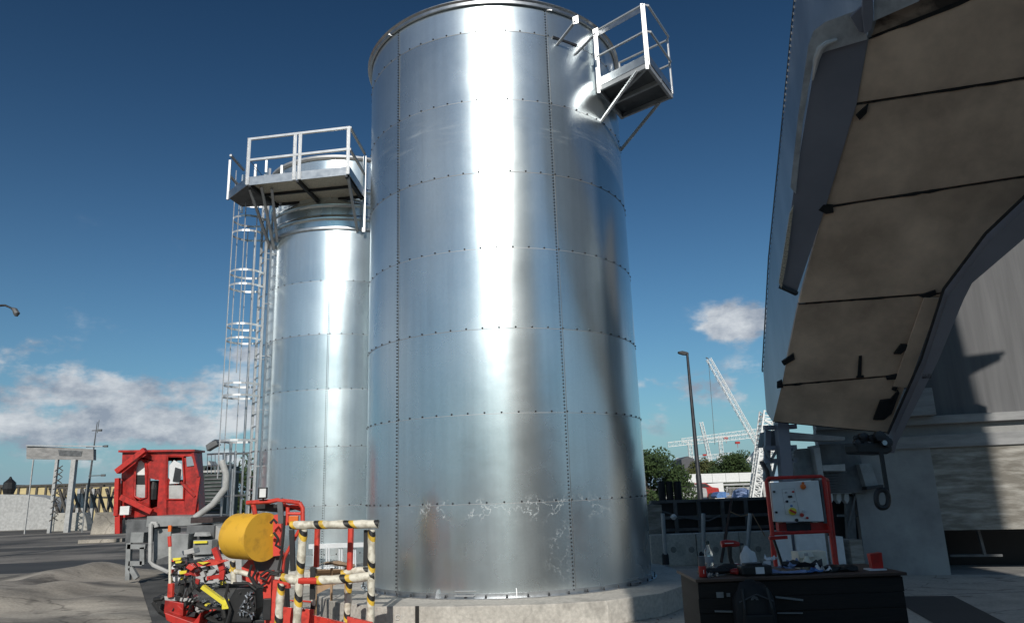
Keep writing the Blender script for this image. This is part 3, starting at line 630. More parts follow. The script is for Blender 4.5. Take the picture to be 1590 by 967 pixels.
for a,z0,z1 in ((60,4.5,9.5),(0,2.2,9.5),(-60,2.0,8.8),(-100,2.2,8.3),(100,4.4,8.3)):
    p=cc+lu*.385*math.cos(R(a))+lt*.385*math.sin(R(a)); mb=MB(); mb.beam(p+V((0,0,z0)),p+V((0,0,z1)),.04,.015,up=lu); mb.build('cage_bar',M_['steel_bright'],lo)
mb=MB(); mb.beam(lc-lu*.1+lt*.27+V((0,0,1.0)),lc-lu*.1+lt*.27+V((0,0,PZ-.1)),.035,.035,up=lt); mb.build('cable_tray',M_['steel'],sm)
# vertical conduit and pipes on the outside at the base
mb=MB(); 
for dx,dy,z0,z1 in ((-.55,.1,.05,3.0),(-.35,-.25,.05,2.4),(-.18,-.1,.05,8.0)):
    p=lc+V((dx,dy,0)); mb.tube([p+V((0,0,z0)),p+V((0,0,z1))],.028,8)
mb.build('fill_pipes',M_['steel'],sm,smooth=True)
mb=MB(); p=P(398,700,17.2); mb.beam(p,P(413,698,16.9),.05,.02); mb.beam(P(404,700,16.9),P(403,760,16.9),.03,.02); mb.build('pipe_bracket',M_['steel_bright'],sm)

# ================================================================== GREY ACCESS PLATFORM + GREEN CONTAINER at the small silo's foot
root=thing('service_frame','grey steel pipe frame with railing at the foot of the caged ladder','frame',G(345,820))
def leg(px,y0,y1,Y,r=.03,m='steel',name='post'):
    mb=MB(); mb.tube([P(px,y0,Y),V((P(px,y0,Y).x,P(px,y0,Y).y,0)) if y1 is None else P(px-(y1-y0)*.0,y1,Y)],r,8); return mb.build(name,M_[m],root,smooth=True)
for px,y0 in ((349,704),(366,700),(387,706)): leg(px,y0,None,16.6)
mb=MB()
for y in (704,722): mb.tube([P(322,y+1,17),P(366,y-1,16.6)],.02,6)
for px in range(322,366,6): mb.tube([P(px,705,16.9),P(px,735,16.9)],.01,5)
mb.build('railing',M_['steel'],root)
mb=MB()
for y in (705,770,800): mb.tube([P(349,y,16.6),P(387,y-2,16.6)],.022,6)
mb.build('cross_bar',M_['steel'],root)
mb=MB(); mb.tube([P(303,803,16.4),P(330,783,16.4),P(350,757,16.4),P(351,735,16.4),P(344,715,16.4)],.07,10); mb.build('discharge_pipe',M_['grey_light'],root,smooth=True)
root=thing('flood_light','small dark flood light on a curved grey arm beside the caged ladder','flood light',P(325,690,16.8))
mb=MB(); mb.tube([P(326,688,16.8),P(334,683,16.8),P(346,684,16.7),P(357,688,16.6)],.02,6); mb.tube([P(357,688,16.6),P(359,800,16.6)],.02,6); mb.build('arm',M_['steel'],root,smooth=True)
mb=MB(); mb.prism([P(319,691,16.7),P(321,700,16.7),P(327,696,16.7),P(338,690,16.7),P(335,684,16.7),P(326,686,16.7)],(0,.2,0)); mb.build('lamp_head',M_['grey_dark'],root,bevel=.01)
root=thing('switch_cabin','dark green louvred cabin with a pale peaked top, right of the red cab','cabin',G(330,812))
a=P(314,732,21); b=P(347,732,21)
mb=MB(); mb.box(((a.x+b.x)/2,21.6,1.35),(b.x-a.x,1.2,2.7)); mb.v=[v if v.z>0.1 else V((v.x,v.y,.0)) for v in mb.v]; mb.build('body',M_['dark_green'],root)
mb=MB()
for i in range(12): mb.box(((a.x+b.x)/2+.03,20.985,a.z-.12-i*.1),((b.x-a.x)*.8,.03,.035),Matrix.Rotation(R(-25),3,'X'))
mb.build('louvre',M_['grey_dark'],root)
mb=MB(); mb.box(((a.x+b.x)/2,21.6,a.z-.0),(b.x-a.x+.1,1.3,.06)); mb.prism([P(317,731,21),P(333,731,21),P(324,715,21)],(0,.5,0)); mb.build('roof',M_['grey_light'],root)

# ================================================================== FAR LEFT BACKGROUND
def box_from(px0,px1,ytop,Y,depth,m,name,label,cat,ybase=None,yt2=None,bev=.0,group=None):
    a=P(px0,ytop,Y); b=P(px1,yt2 if yt2 is not None else ytop,Y); zb=0 if ybase is None else P((px0+px1)/2,ybase,Y).z
    mb=MB(); mb.prism([(a.x,Y,zb),(b.x,Y,zb),(b.x,Y,b.z),(a.x,Y,a.z)],(0,depth,0))
    o=mb.build(name,M_[m],bevel=bev); return tag(o,label,cat,group)
# round-topped concrete retaining wall
mb=MB(); Y=62; top=[(-40,768),(0,767),(40,768),(70,772),(86,779),(90,790)]
pp=[P(x,y,Y) for x,y in top]; mb.prism([V((pp[0].x,Y,0))]+pp+[V((pp[-1].x,Y,0))],(0,2.5,0))
tag(mb.build('retaining_wall',M_['grey_light']),'long pale concrete wall with a rounded end at the far left of the yard','wall')
def jersey(px0,px1,yt,yb,label,m='concrete'):
    b=G((px0+px1)/2,yb); Y=b.y; a=P(px0,yt,Y); c=P(px1,yt,Y); w_=c.x-a.x; h=a.z; mb=MB()
    prof=[(0,0),(w_,0),(w_*.97,h*.35),(w_*.88,h),(w_*.1,h*1.02),(w_*.03,h*.4)]
    mb.prism([(a.x+x,Y,z) for x,z in prof],(0,.8,0)); tag(mb.build('concrete_barrier',M_[m],bevel=.05),label,'barrier')
jersey(77,138,797,824,'wedge-shaped concrete block under the overhead sign frame, left of the other block')
jersey(143,188,796,829,'brown stained concrete block just left of the red cab','dusty_concrete')
# yellow sheeted building with dark frame, and trusses in front
root=thing('yellow_shed','long low yellow panelled shed with dark frame posts on the far left','shed',P(95,800,88)*1); root.location.z=0
a=P(2,756,88); b=P(186,750,88); 
mb=MB(); mb.prism([(a.x,88,0),(b.x,88,0),(b.x,88,b.z),(a.x,88,a.z)],(0,8,0)); mb.build('wall',M_['yellow_wall'],root)
mb=MB(); mb.beam(a+V((0,-.1,.05)),b+V((0,-.1,.05)),.3,.22); mb.beam(a+V((0,-.1,-1.15)),b+V((0,-.1,-1.55)),.2,.12)
for i in range(14):
    p=a.lerp(b,i/13); mb.beam(p+V((0,-.12,0)),V((p.x,87.88,0)),.22,.1)
mb.build('frame',M_['dark_frame'],root)
box_from(-60,6,752,92,6,'far_roof','low_roof','low dark roof at the left edge beyond the concrete wall','roof',770)
# overhead sign on three posts
root=thing('overhead_sign','weathered blank grey board on tall thin posts at the far left','sign board',G(93,805)); root.location=V((P(93,700,52).x,52,0))
a=P(41,692,52); b=P(145,697,52); c=P(145,714,52); d=P(41,712,52)
mb=MB(); mb.prism([a,b,c,d],(0,.35,0)); mb.build('board',M_['board_grey'],root)
mb=MB(); mb.prism([P(90,698,51.97),P(128,700,51.97),P(126,708,51.97),P(92,707,51.97)],(0,.02,0)); mb.build('dark_patch',M_['grey_dark'],root)
mb=MB(); mb.beam(P(41,691.5,51.9),P(160,692.5,51.9),.12,.08); mb.build('top_rail',M_['steel_dull'],root)
for px,w_ in ((52,.07),(89,.2),(116,.32)):
    t=P(px,713,52.1); mb=MB(); mb.beam(t,V((t.x,t.y,0)),w_,w_); mb.build('post',M_['grey_light'],root)
mb=MB()
for k in range(9):
    z=.8+k*.42; x=P(89,760,52.1).x; mb.beam((x-.25,52,z),(x+.25,52,z+.36),.05); mb.beam((x+.25,52.1,z),(x-.25,52.1,z+.36),.05)
mb.build('bracing',M_['dark_frame'],root)
# truss fence in front of the shed
root=thing('truss_fence','rusty brown diagonal steel truss in front of the yellow shed','truss',G(150,812)); root.location=V((P(150,770,58).x,58,0))
mb=MB(); xs=[78,92,104,112,128,140,152,165,178]
for i in range(len(xs)-1):
    mb.beam(P(xs[i],758,58),P(xs[i+1],800,58),.16); 
    if i%2: mb.beam(P(xs[i+1],758,58.2),P(xs[i],800,58.2),.12)
mb.beam(P(76,758,58),P(184,753,58),.16); mb.build('truss',M_['dark_frame'],root)
mb=MB()
for px in (124,131,146): t=P(px,758,58.1); mb.beam(t,(t.x,t.y,0),.22)
mb.build('post',M_['grey_light'],root)
# aerial mast
root=thing('aerial_mast','thin mast with small cross arms beside the weathered sign board','mast',G(148,800)); root.location=V((P(148,700,56).x,56,0))
t=P(151,655,56); mb=MB(); mb.tube([V((t.x-.25,56,0)),t.lerp(V((t.x-.25,56,0)),.4),t],[.1,.07,.025],6); mb.build('pole',M_['grey_dark'],root)
mb=MB()
for y,wd in ((668,.3),(693,.75),(738,.55)): p=P(149,y,56); mb.tube([p-V((wd,0,0)),p+V((wd,0,0))],.035,5); mb.box(p+V((wd,0,0)),(.3,.12,.16))
mb.tube([P(151,672,56),P(154,652,56)],.025,5); mb.build('cross_arm',M_['grey_dark'],root)
root=thing('yard_post','plain thin grey post in front of the concrete blocks','post',G(135,826)); t=P(135,752,G(135,826).y); mb=MB(); mb.tube([V((t.x,t.y,0)),t],.045,6); mb.build('shaft',M_['grey_paint'],root)
# lantern on the wall
mb=MB(); c=P(13,768,62.6); mb.lathe(c,[(.35,0),(.5,.5),(.45,1.0),(.15,1.3),(.05,1.5)],10); tag(mb.build('vent_cap',M_['black']),'small dark domed cap on top of the far left wall','vent')
# curved street lamp at the left edge
root=thing('street_lamp','street lamp with a curved swan-neck arm poking in at the left edge','street lamp',(P(-25,500,26).x,26,0))
p0=P(-25,500,26); mb=MB(); mb.tube([V((p0.x,26,0)),V((p0.x,26,p0.z*.6)),p0,P(-18,482,26),P(-5,474.5,26),P(8,474,26),P(17,478,26),P(21,482,26)],[.1,.09,.06,.05,.045,.04,.035,.035],8); mb.build('pole',M_['dark_steel'],root,smooth=True)
mb=MB(); mb.tube([P(19,478,26),P(23,481,26),P(26,487,26),P(25,491,26)],[.03,.09,.11,.05],8); mb.build('lamp_head',M_['grey_dark'],root,smooth=True)
# loose kerb stones and pallet on far yard
for px,py,w_,l in ((158,842,.9,'short pale beam lying on the far yard'),):
    g_=G(px,py); mb=MB(); mb.box((g_.x,g_.y,.09),(w_*2.2,.4,.16),.1); tag(mb.build('timber',M_['dusty_concrete']),l,'beam')

# ================================================================== RED CAB ON GREY CHASSIS
Yc=18.2
root=thing('machine_cab','battered red operator cab with oval window openings standing on a grey chassis','cab',V((P(248,805,Yc).x,Yc+.9,1.25)))
q=lambda x,y,dy=0: P(x,y,Yc+dy)
# front wall as panel with real openings: built from strips
def panel(pts,th=.06,m='red_dirty',name='body_panel',dy=0,par=None):
    mb=MB(); mb.prism([q(x,y,dy) for x,y in pts],(0,th,0)); return mb.build(name,M_[m],par or root)
shell=MB()
# posts & skins around two windows
for pts in ([(190,702),(206,702),(208,728),(208,770),(212,778),(210,803),(186,803)],
            [(206,702),(247,702),(247,716),(232,713),(221,709),(213,712),(208,726)],
            [(224,712),(236,716),(247,712),(247,745),(232,742),(232,800),(210,803),(212,778),(226,774)],
            [(247,702),(258,702),(258,744),(262,748),(262,800),(232,800),(232,790),(244,786),(247,745)],
            [(258,702),(302,701),(302,712),(268,708),(258,708)],
            [(285,708),(302,708),(304,736),(308,742),(308,802),(288,802),(285,770)],
            [(258,777),(288,777),(288,802),(258,801)],[(258,770),(264,744),(258,740)]):
    shell.prism([q(x,y) for x,y in pts],(0,.06,0))
shell.build('front_wall',M_['red_dirty'],root)
mb=MB(); a=q(190,702); b=q(302,701); c=q(308,802); d=q(186,803)
for pts in ([a+V((0,.06,0)),d+V((0,.06,0)),d+V((0,.45,0)),a+V((0,.45,0))],): mb.prism(pts,(.05,0,0)); mb.build('side_wall',M_['red_dirty'],root); mb=MB()
mb.prism([b+V((0,.06,0)),c+V((0,.06,0)),c+V((0,.45,0)),b+V((0,.45,0))],(-.05,0,0)); mb.build('side_wall',M_['red_dirty'],root)
mb=MB(); mb.prism([a+V((-.05,-.1,0)),b+V((.05,-.1,0)),b+V((.05,0.5,0)),a+V((-.05,0.5,0))],(0,0,.05)); mb.build('roof',M_['red_dirty'],root)
mb=MB(); mb.prism([d,c,c+V((0,.45,0)),d+V((0,.45,0))],(0,0,-.06)); mb.build('floor',M_['dark_steel'],root)
# back wall low with opening (light passes through upper half)
mb=MB(); 
zt=q(200,745).z
mb.box(((a.x+b.x)/2,Yc+.47,(zt+d.z)/2-.02),(b.x-a.x-.1,.05,zt-d.z)); mb.box(((a.x+b.x)/2-.1,Yc+.47,a.z-.12),(b.x-a.x-.1,.05,.2))
for t in (.02,.38,.62,.98): x=a.x+.08+(b.x-a.x-.16)*t; mb.box((x,Yc+.47,(a.z+zt)/2),(.12,.05,a.z-zt))
mb.build('rear_wall',M_['red_dirty'],root)
def frame_loop(pts,r,m,name,par,dy=-.02): 
    mb=MB(); L_=[q(x,y,dy) for x,y in pts]; L_.append(L_[0]); mb.tube(L_,r,6); return mb.build(name,M_[m],par,smooth=True)
win=frame_loop([(210,728),(213,717),(220,713),(226,718),(228,730),(227,772),(218,775),(209,770)],.03,'red_dirty','window_frame',root)
mb=MB(); mb.prism([q(210,752,.01),q(227,752,.01),q(226,773,.01),(q(211,771,.01))],(0,.02,0)); mb.build('pane',M_['grey_light'],win)
mb=MB(); mb.prism([q(210,716,.04),q(220,713,.04),q(227,720,.04),q(227,737,.04),q(209,737,.04)],(0,.02,0)); mb.build('sky_pane',M_['white_paint'],win)  # white panel stands in for bright sky in the window
mb=MB(); mb.prism([q(209,737,.03),q(227,737,.03),q(227,751,.03),(q(209,751,.03))],(0,.02,0)); mb.build('seat_back',M_['black'],win)
win=frame_loop([(260,708),(284,709),(286,744),(285,775),(259,775),(259,746)],.028,'red_dirty','window_frame',root)
mb=MB(); mb.prism([q(260,753,.01),q(284,753,.01),q(284,775,.01),(q(260,775,.01))],(0,.02,0)); mb.build('pane',M_['grey_light'],win)
mb=MB(); mb.prism([q(263,722,.01),q(270,714,.01),q(282,720,.01),q(283,735,.01),q(278,750,.01),q(262,751,.01)],(0,.015,0)); mb.build('pane',M_['foam'],win)  # pale panel stands in for bright sky, as in the left window
mb=MB(); mb.prism([q(272,725,-.02),q(281,728,-.02),q(279,748,-.02),q(268,747,-.02)],(0,.015,0)); mb.build('blind',M_['dark_steel'],win)
mb=MB(); mb.prism([q(190,760,.35),(q(204,757,.35)),q(206,776,.35),q(190,778,.35)],(0,.3,0)); mb.build('control_box',M_['grey_paint'],root)
mb=MB(); mb.tube([q(236,758,.2),q(243,754,.2)],.07,8); mb.lathe(q(238,775,.2),[(.13,0),(.12,.25),(.07,.45)],10); mb.build('operator_seat',M_['black'],root)
mb=MB(); mb.beam(q(182,732,-.25),q(226,698,-.25),.16,.12); mb.build('diagonal_arm',M_['red_paint'],root)
mb=MB(); mb.beam(q(188,771,-.2),q(236,794,-.2),.1,.12); mb.beam(q(183,742,-.15),q(181,800,-.15),.1,.1); mb.beam(q(184,798,-.1),q(184,828,-.1),.12,.12); mb.build('grab_rail',M_['red_paint'],root)
mb=MB(); mb.beam(q(300,703,-.06),q(309,740,-.06),.1,.06); mb.beam(q(309,740,-.06),q(300,800,-.06),.09,.06); mb.beam(q(281,748,-.1),q(303,770,-.1),.05,.05); mb.build('side_rail',M_['red_dirty'],root)
mb=MB(); mb.box(q(195,792,-.2),(.22,.1,.2)); mb.build('head_lamp',M_['white_paint'],root)
mb=MB(); mb.prism([q(289,709,-.03),q(297,708,-.03),q(304,722,-.03),q(290,724,-.03)],(0,.02,0)); mb.build('pane',M_['skyglass'],root)
# chassis
root=thing('machine_chassis','grey steel chassis with square pillars and open bays under the red cab','machine',V((P(265,850,15).x,16,0)))
Yk=17.0; k=lambda x,y,dy=0: P(x,y,Yk+dy)
def kbox(px0,px1,y0,y1,m,name,Y=Yk,dep=.5,to_ground=False):
    a=P(px0,y0,Y); b=P(px1,y1,Y); zb=0.0 if to_ground else b.z
    mb=MB(); mb.prism([(a.x,Y,a.z),(b.x,Y,a.z+(P(px1,y0,Y).z-a.z)),(b.x,Y,zb),(a.x,Y,zb)],(0,dep,0)); return mb.build(name,M_[m],root,bevel=.012)
kbox(228,313,801,815,'grey_paint','deck',Yk,1.8)
kbox(197,229,806,842,'grey_dark','side_box',Yk+.3,1.5)
kbox(203,222,826,842,'grey_paint','step_box',Yk,.3)
mb=MB()
for p,q2 in (((201,842),(199,900)),((199,848),(227,848)),((201,874),(222,874)),((222,849),(222,876)),((203,880),(213,897))): mb.beam(k(*p),k(*q2),.1,.1)
mb.build('step_frame',M_['grey_paint'],root)
mb=MB(); mb.tube([k(235,812,-.1),k(242,812,-.1),k(243,818,-.1)],.05,8); mb.tube([k(234,812,-.15),k(233,871,-.15),k(238,877,-.15),k(262,888,-.15)],.045,8); mb.build('side_rail',M_['grey_light'],root,smooth=True)
kbox(240,262,820,872,'grey_paint','pillar',Yk+.1,.5)
mb=MB(); mb.prism([k(240,870,.05),k(262,862,.05),k(262,875,.05),k(242,876,.05)],(0,.6,0)); mb.build('foot_plate',M_['grey_dark'],root)
kbox(266,290,828,868,'grey_paint','tank',15.2,.5)
kbox(290,330,815,862,'grey_dark','engine_box',15.6,.9)
kbox(300,328,838,860,'grey_paint','valve_box',15.3,.3)
kbox(296,330,803,811,'belt_dark','belt',15.6,.9)
mb=MB(); mb.prism([P(301,832,15.25),P(322,832,15.25),P(320,826,15.4),P(303,826,15.4)],(0,.2,0)); mb.build('valve_top',M_['grey_light'],root)
mb=MB(); mb.box(P(303.5+8,841,15.25),(.27,.03,.045)); mb.build('yellow_label',M_['hi_yellow'],root)
mb=MB(); mb.prism([P(330,812,15.7),P(372,840,15.5),P(372,860,15.5),P(330,850,15.7)],(0,.5,0)); mb.prism([P(300,862,15.4),P(375,862,15.4),P(375,905,15.4),P(305,905,15.4)],(0,.5,0)); mb.build('guard_panel',M_['grey_light'],root)
mb=MB(); mb.box(P(264,820,15.2),(.06,.05,.12)); mb.build('marker_lamp',M_['orange_glow'],root)

# ---- drilling attachment (yellow, red and black clutter) in front of the chassis
root=thing('survey_rig','low tangle of red, yellow and black machine parts with striped marker boards','machine',G(305,960))
Yr=10.6; r_=lambda x,y,dy=0: P(x,y,Yr+dy)
def rprism(pts,m,name,dep=.05,dy=0,bev=0):
    mb=MB(); mb.prism([r_(x,y,dy) for x,y in pts],(0,dep,0)); return mb.build(name,M_[m],root,bevel=bev)
rprism([(256,930),(285,936),(284,956),(254,952)],'red_dirty','bucket',.5,0,.01)
rprism([(284,940),(300,938),(296,966),(284,962)],'red_dirty','bucket_side',.4,.1,.01)
rprism([(255,950),(300,966),(312,950),(308,972),(290,980),(258,962)],'red_paint','bucket_lip',.3,-.1,.01)
rprism([(255,925),(300,929),(300,934),(256,931)],'grey_light','top_bar',.25)
mb=MB(); mb.tube([r_(264,848),r_(264,905),r_(262,928)],.02,8); mb.build('marker_pole',M_['cream'],root,smooth=True)
mb=MB(); mb.tube([r_(263,832),r_(264,848)],.026,8); mb.build('red_cap',M_['red_bright'],root,smooth=True); mb=MB(); mb.tube([r_(266,905,-.02),r_(265,926,-.02)],.045,8); mb.build('orange_marker',M_['red_bright'],root,smooth=True)
for i,(x,y,w_,h,m) in enumerate(((268,866,13,3,'hi_yellow'),(270,872,15,3,'black'),(262,884,8,5,'red_bright'),(268,878,10,2,'black'),(278,886,12,4,'hi_yellow'),(276,891,13,4,'black'),(280,896,11,5,'hi_yellow'),(272,871,10,2,'hi_yellow'),(262,897,5,8,'hi_yellow'))):
    rprism([(x,y),(x+w_,y-1),(x+w_-1,y+h),(x+1,y+h+1)],m,'striped_board',.03,.05*i%.17)
rprism([(266,880),(276,870),(283,885),(277,908),(268,900)],'foam','cover_plate',.05,.2)
rprism([(288,872),(312,866),(330,876),(300,880)],'dark_steel','motor_housing',.3,.2,.02)
rprism([(292,876),(300,874),(302,888),(306,895),(294,892)],'red_dirty','motor_block',.2,0,.01)
rprism([(305,874),(326,868),(347,872),(334,877),(308,879)],'red_bright','red_flap',.1,-.1)
rprism([(306,872),(325,872),(315,876)],'hi_yellow','flap_stripe',.03,-.15)
mb=MB(); mb.beam(r_(333,850),r_(346,884),.07,.07); mb.beam(r_(346,884),r_(344,899),.07,.05); mb.beam(r_(322,897),r_(347,893),.05,.05); mb.build('red_arm',M_['red_paint'],root)
mb=MB(); mb.beam(r_(315,910,-.2),r_(353,938,-.2),.09,.05); mb.beam(r_(352,930,-.2),r_(352,944,-.2),.1,.08); mb.build('yellow_arm',M_['hi_yellow'],root)
mb=MB(); 
for x0,y0,x1,y1 in ((240,930,262,920),(238,935,258,955),(300,935,345,945),(345,942,352,967),(310,950,350,967),(292,905,298,930),(300,900,312,916),(284,905,278,925)): mb.tube([r_(x0,y0,.1),r_((x0+x1)/2,(y0+y1)/2+4,.05),r_(x1,y1,.1)],.03,7)
mb.build('hydraulic_hose',M_['rubber'],root,smooth=True)
for i in range(7):
    x=300+i*9; mb=MB(); mb.prism([r_(x,938+i%3*6,.2),r_(x+10,936+i%2*5,.2),r_(x+11,962,.2),r_(x+2,965,.2)],(0,.35,0)); mb.build('pump_unit',M_['black' if i%2 else 'dark_steel'],root,bevel=.015)
rprism([(240,926),(256,920),(258,950),(243,952),(236,940)],'black','tyre',.3,.3,.05)
mb=MB(); mb.tube([r_(288,868,.1),r_(288,930,.1)],.025,6); mb.tube([r_(300,880,.1),r_(296,932,.1)],.018,6); mb.tube([r_(282,935,-.1),r_(290,912,-.15),r_(287,925,-.1)],.012,6); mb.build('riser_tube',M_['steel'],root)
rprism([(282,855),(300,850),(302,858),(284,862)],'grey_light','sensor',.2,.4,.01)

random.seed(21)
cols=['red_dirty','dark_steel','grey_paint','red_bright','black','grey_light','hi_yellow','black','steel_dull','red_paint']
for i in range(46):
    x=random.uniform(262,352); y=random.uniform(868,958); w_=random.uniform(2,7); h_=random.uniform(2,8); a=random.uniform(-.6,.6); dy=random.uniform(-.1,.35)
    pts=[(x+w_*math.cos(a+t)*1.2,y+h_*math.sin(a+t)*.8) for t in (0,1.3+random.random()*.4,3.0,4.4)]
    rprism(pts,cols[i%10],random.choice(['valve_block','bracket','cover','fitting']),random.uniform(.03,.2),dy,.004)
mb=MB()
for i in range(16):
    x=random.uniform(262,350); y=random.uniform(870,950); mb.tube([r_(x,y,.05),r_(x+random.uniform(-15,15),y+random.uniform(4,14),-.02),r_(x+random.uniform(-22,22),y+random.uniform(8,26),.05)],random.uniform(.008,.016),6)
mb.build('control_cable',M_['rubber'],root,smooth=True)

# ================================================================== RED MACHINE WITH YELLOW DRUM
Ym=9.6; m_=lambda x,y,dy=0: P(x,y,Ym+dy)
root=thing('mixer_machine','red machine with a mustard yellow drum and roll bar, left of the padded basket','machine',G(400,985))
bd=V((-.84,.54,.02)).normalized(); cen=m_(408,833,.0); rot=V((0,0,1)).rotation_difference(bd).to_matrix()
mb=MB(); mb.lathe(cen,[(.02,.0),(.275,.0),(.283,.012),(.283,.5),(.255,.53),(.02,.535)],44,rot); mb.build('drum',M_['yellow_paint'],root,smooth=True)
dr=root.children[0]
mb=MB(); mb.lathe(cen-bd*.02,[(.02,0),(.297,0),(.297,.016),(.02,.016)],40,rot); mb.build('end_plate',M_['yellow_paint'],dr,smooth=True)
mb=MB(); mb.tube([m_(374,801,.2),m_(378,797,.2),m_(383,800,.2)],.012,6); mb.build('lifting_eye',M_['yellow_paint'],dr)
mb=MB(); mb.lathe(m_(424,831,-.02),[(.02,0),(.02,.03),(.01,.04)],12,rot); mb.build('hub',M_['yellow_paint'],dr)
# roll bar
mb=MB(); T=lambda pts,r=.03,dy=0: mb.tube([m_(x,y,dy) for x,y in pts],r,9)
T([(383,780),(420,778),(430,776),(465,780)],.028); T([(393,781),(396,798)],.03,.02); T([(465,780),(470,788),(470,812)],.028); T([(447,786),(446,815)],.026,.1); T([(430,776),(447,786),(466,785)],.022,.15); T([(447,797),(469,797)],.02,.05); T([(466,820),(441,866),(438,895)],.022)
T([(452,786),(470,792)],.02,.2)
mb.build('roll_bar',M_['red_bright'],root,smooth=True)
mb=MB()
mb.prism([m_(x,y,.1) for x,y in ((410,802),(436,797),(437,826),(432,850),(440,861),(424,863),(424,822),(412,820))],(0,.1,0))
mb.prism([m_(x,y,.3) for x,y in ((388,866),(397,866),(397,906),(376,900),(375,880))],(0,.1,0))
mb.prism([m_(x,y,.0) for x,y in ((398,888),(421,886),(420,967),(412,990),(408,910),(400,900))],(0,.14,0))
mb.prism([m_(x,y,-.1) for x,y in ((424,900),(434,902),(430,975),(418,978))],(0,.1,0))
mb.build('chassis_plate',M_['red_bright'],root)
mb=MB(); mb.prism([m_(x,y,.2) for x,y in ((392,866),(440,862),(436,895),(400,892))],(0,.3,0)); mb.build('engine_cover',M_['grey_dark'],root)
mb=MB(); mb.prism([m_(x,y,-.02) for x,y in ((430,776),(438,772),(440,812),(432,813))],(0,.03,0)); mb.build('strap',M_['grey_dark'],root)
mb=MB(); mb.box(m_(408,765,-.05),(.11,.07,.14)); wl=mb.build('work_light',M_['black'],root,bevel=.012)
mb=MB(); mb.box(m_(408,765,-.09),(.08,.012,.105)); mb.build('lens',M_['white_paint'],wl)
mb=MB(); mb.tube([m_(408,773,-.05),m_(410,779,0)],.012,6); mb.build('bracket',M_['black'],wl)
mb=MB(); mb.box(m_(456,806,-.03),(.12,.04,.09)); mb.build('indicator_lamp',M_['orange_glow'],root,bevel=.006)
mb=MB(); hs=[[(442,800),(440,830),(437,860),(432,885)],[(391,876),(386,892),(396,908),(410,912)],[(404,893),(415,885),(430,890),(438,885)],[(404,896),(414,900),(420,890),(433,893)],[(398,884),(392,896),(400,912),(412,905)],
  [(425,826),(432,836),(428,846),(436,850)],[(420,812),(425,806),(430,812)],[(355,905),(350,925),(358,945),(352,967)],[(362,905),(385,905),(398,915)]]
for h in hs: mb.tube([m_(x,y,-.08) for x,y in h],.017,7)
mb.build('hydraulic_hose',M_['rubber'],root,smooth=True)
mb=MB(); mb.prism([m_(x,y,0) for x,y in ((366,912),(396,908),(398,945),(390,967),(352,967),(355,930))],(0,.3,0)); mb.build('radiator_frame',M_['black'],root,bevel=.02)
mb=MB()
random.seed(3)
for i in range(46):
    x=random.uniform(372,394); y=random.uniform(918,955); a=random.uniform(0,3.1); L=random.uniform(2,7)
    mb.tube([m_(x,y,-.03),m_(x+L*math.cos(a),y+L*math.sin(a),-.05)],random.uniform(.004,.011),5)
    mb.build('engine_part',M_['steel'],root); mb=MB()
mb=MB(); mb.box(m_(415,945,-.1),(.1,.05,.25)); mb.prism([m_(x,y,.1) for x,y in ((432,905),(442,900),(444,967),(436,980),(430,967))],(0,.2,0)); mb.prism([m_(x,y,.05) for x,y in ((400,962),(416,962),(420,975),(350,975),(352,968))],(0,.3,0)); mb.build('track_guard',M_['black'],root,bevel=.01)
mb=MB(); mb.prism([m_(x,y,.2) for x,y in ((383,778),(440,784),(465,786),(462,790),(430,795),(395,792))],(0,.15,0)); mb.build('canopy_liner',M_['black'],root)
# traffic-side wrapped arm
mb=MB(); mb.tube([m_(357,885,-.05),m_(375,888,-.05),m_(388,892,-.05)],.032,10,uvs=True); mb.tube([m_(361,870,-.05),m_(363,905,-.05)],.035,10,uvs=True); mb.build('padded_arm',M_['hazard_foam'],root,smooth=True)

# ================================================================== PADDED BASKET
Yb=9.1; b_=lambda x,y,dy=0: P(x,y,Yb+dy)
root=thing('work_basket','work basket of cream foam-padded rails with black and yellow tape on a red floor','work basket',G(510,990))
def pad(pts,dy=0,r=.05,name='padded_rail',dys=None):
    mb=MB(); L_=[]
    for i in range(len(pts)-1):
        a=b_(*pts[i],(dys[i] if dys else dy)); b=b_(*pts[i+1],(dys[i+1] if dys else dy)); n=max(2,int((b-a).length/.06))
        for j in range(n): L_.append(a.lerp(b,j/n)+V((mnoise.noise(a*9+V((j,0,0))),0,mnoise.noise(a*5+V((0,j,3)))))*.0035)
    L_.append(b_(*pts[-1],(dys[-1] if dys else dy)))
    mb.tube(L_,[r*(1+.07*math.sin(k*1.7+pts[0][0])) for k in range(len(L_))],12,uvs=True); return mb.build(name,M_['hazard_foam'],root,smooth=True)
pad([(451,815),(520,814),(588,813)],0,.05)
pad([(471,822),(468,860),(465,900),(461,967),(459,1000)],0,.05,'padded_post')
pad([(577,822),(577,890),(575,967),(574,985)],0,.045,'padded_post')
pad([(437,896),(462,900)],0,.052); pad([(490,901),(540,898),(582,893)],0,.052)
pad([(437,905),(433,950),(432,990)],.0,.047,'padded_post')
pad([(542,902),(540,940),(537,985)],.5,.042,'padded_post')
pad([(487,890),(486,950),(485,980)],.7,.03,'padded_post')
pad([(530,890),(560,884),(582,886)],.55,.04)
def rtube(pts,r,m='red_bright',name='red_tube',dy=0):
    mb=MB(); mb.tube([b_(x,y,dy) for x,y in pts],r,9); return mb.build(name,M_[m],root,smooth=True)
rtube([(493,820),(491,880)],.036,dy=.6); rtube([(545,820),(543,884)],.038,dy=.55)
rtube([(464,901),(492,901)],.038,dy=-.03); rtube([(433,901),(448,906),(447,912)],.036)
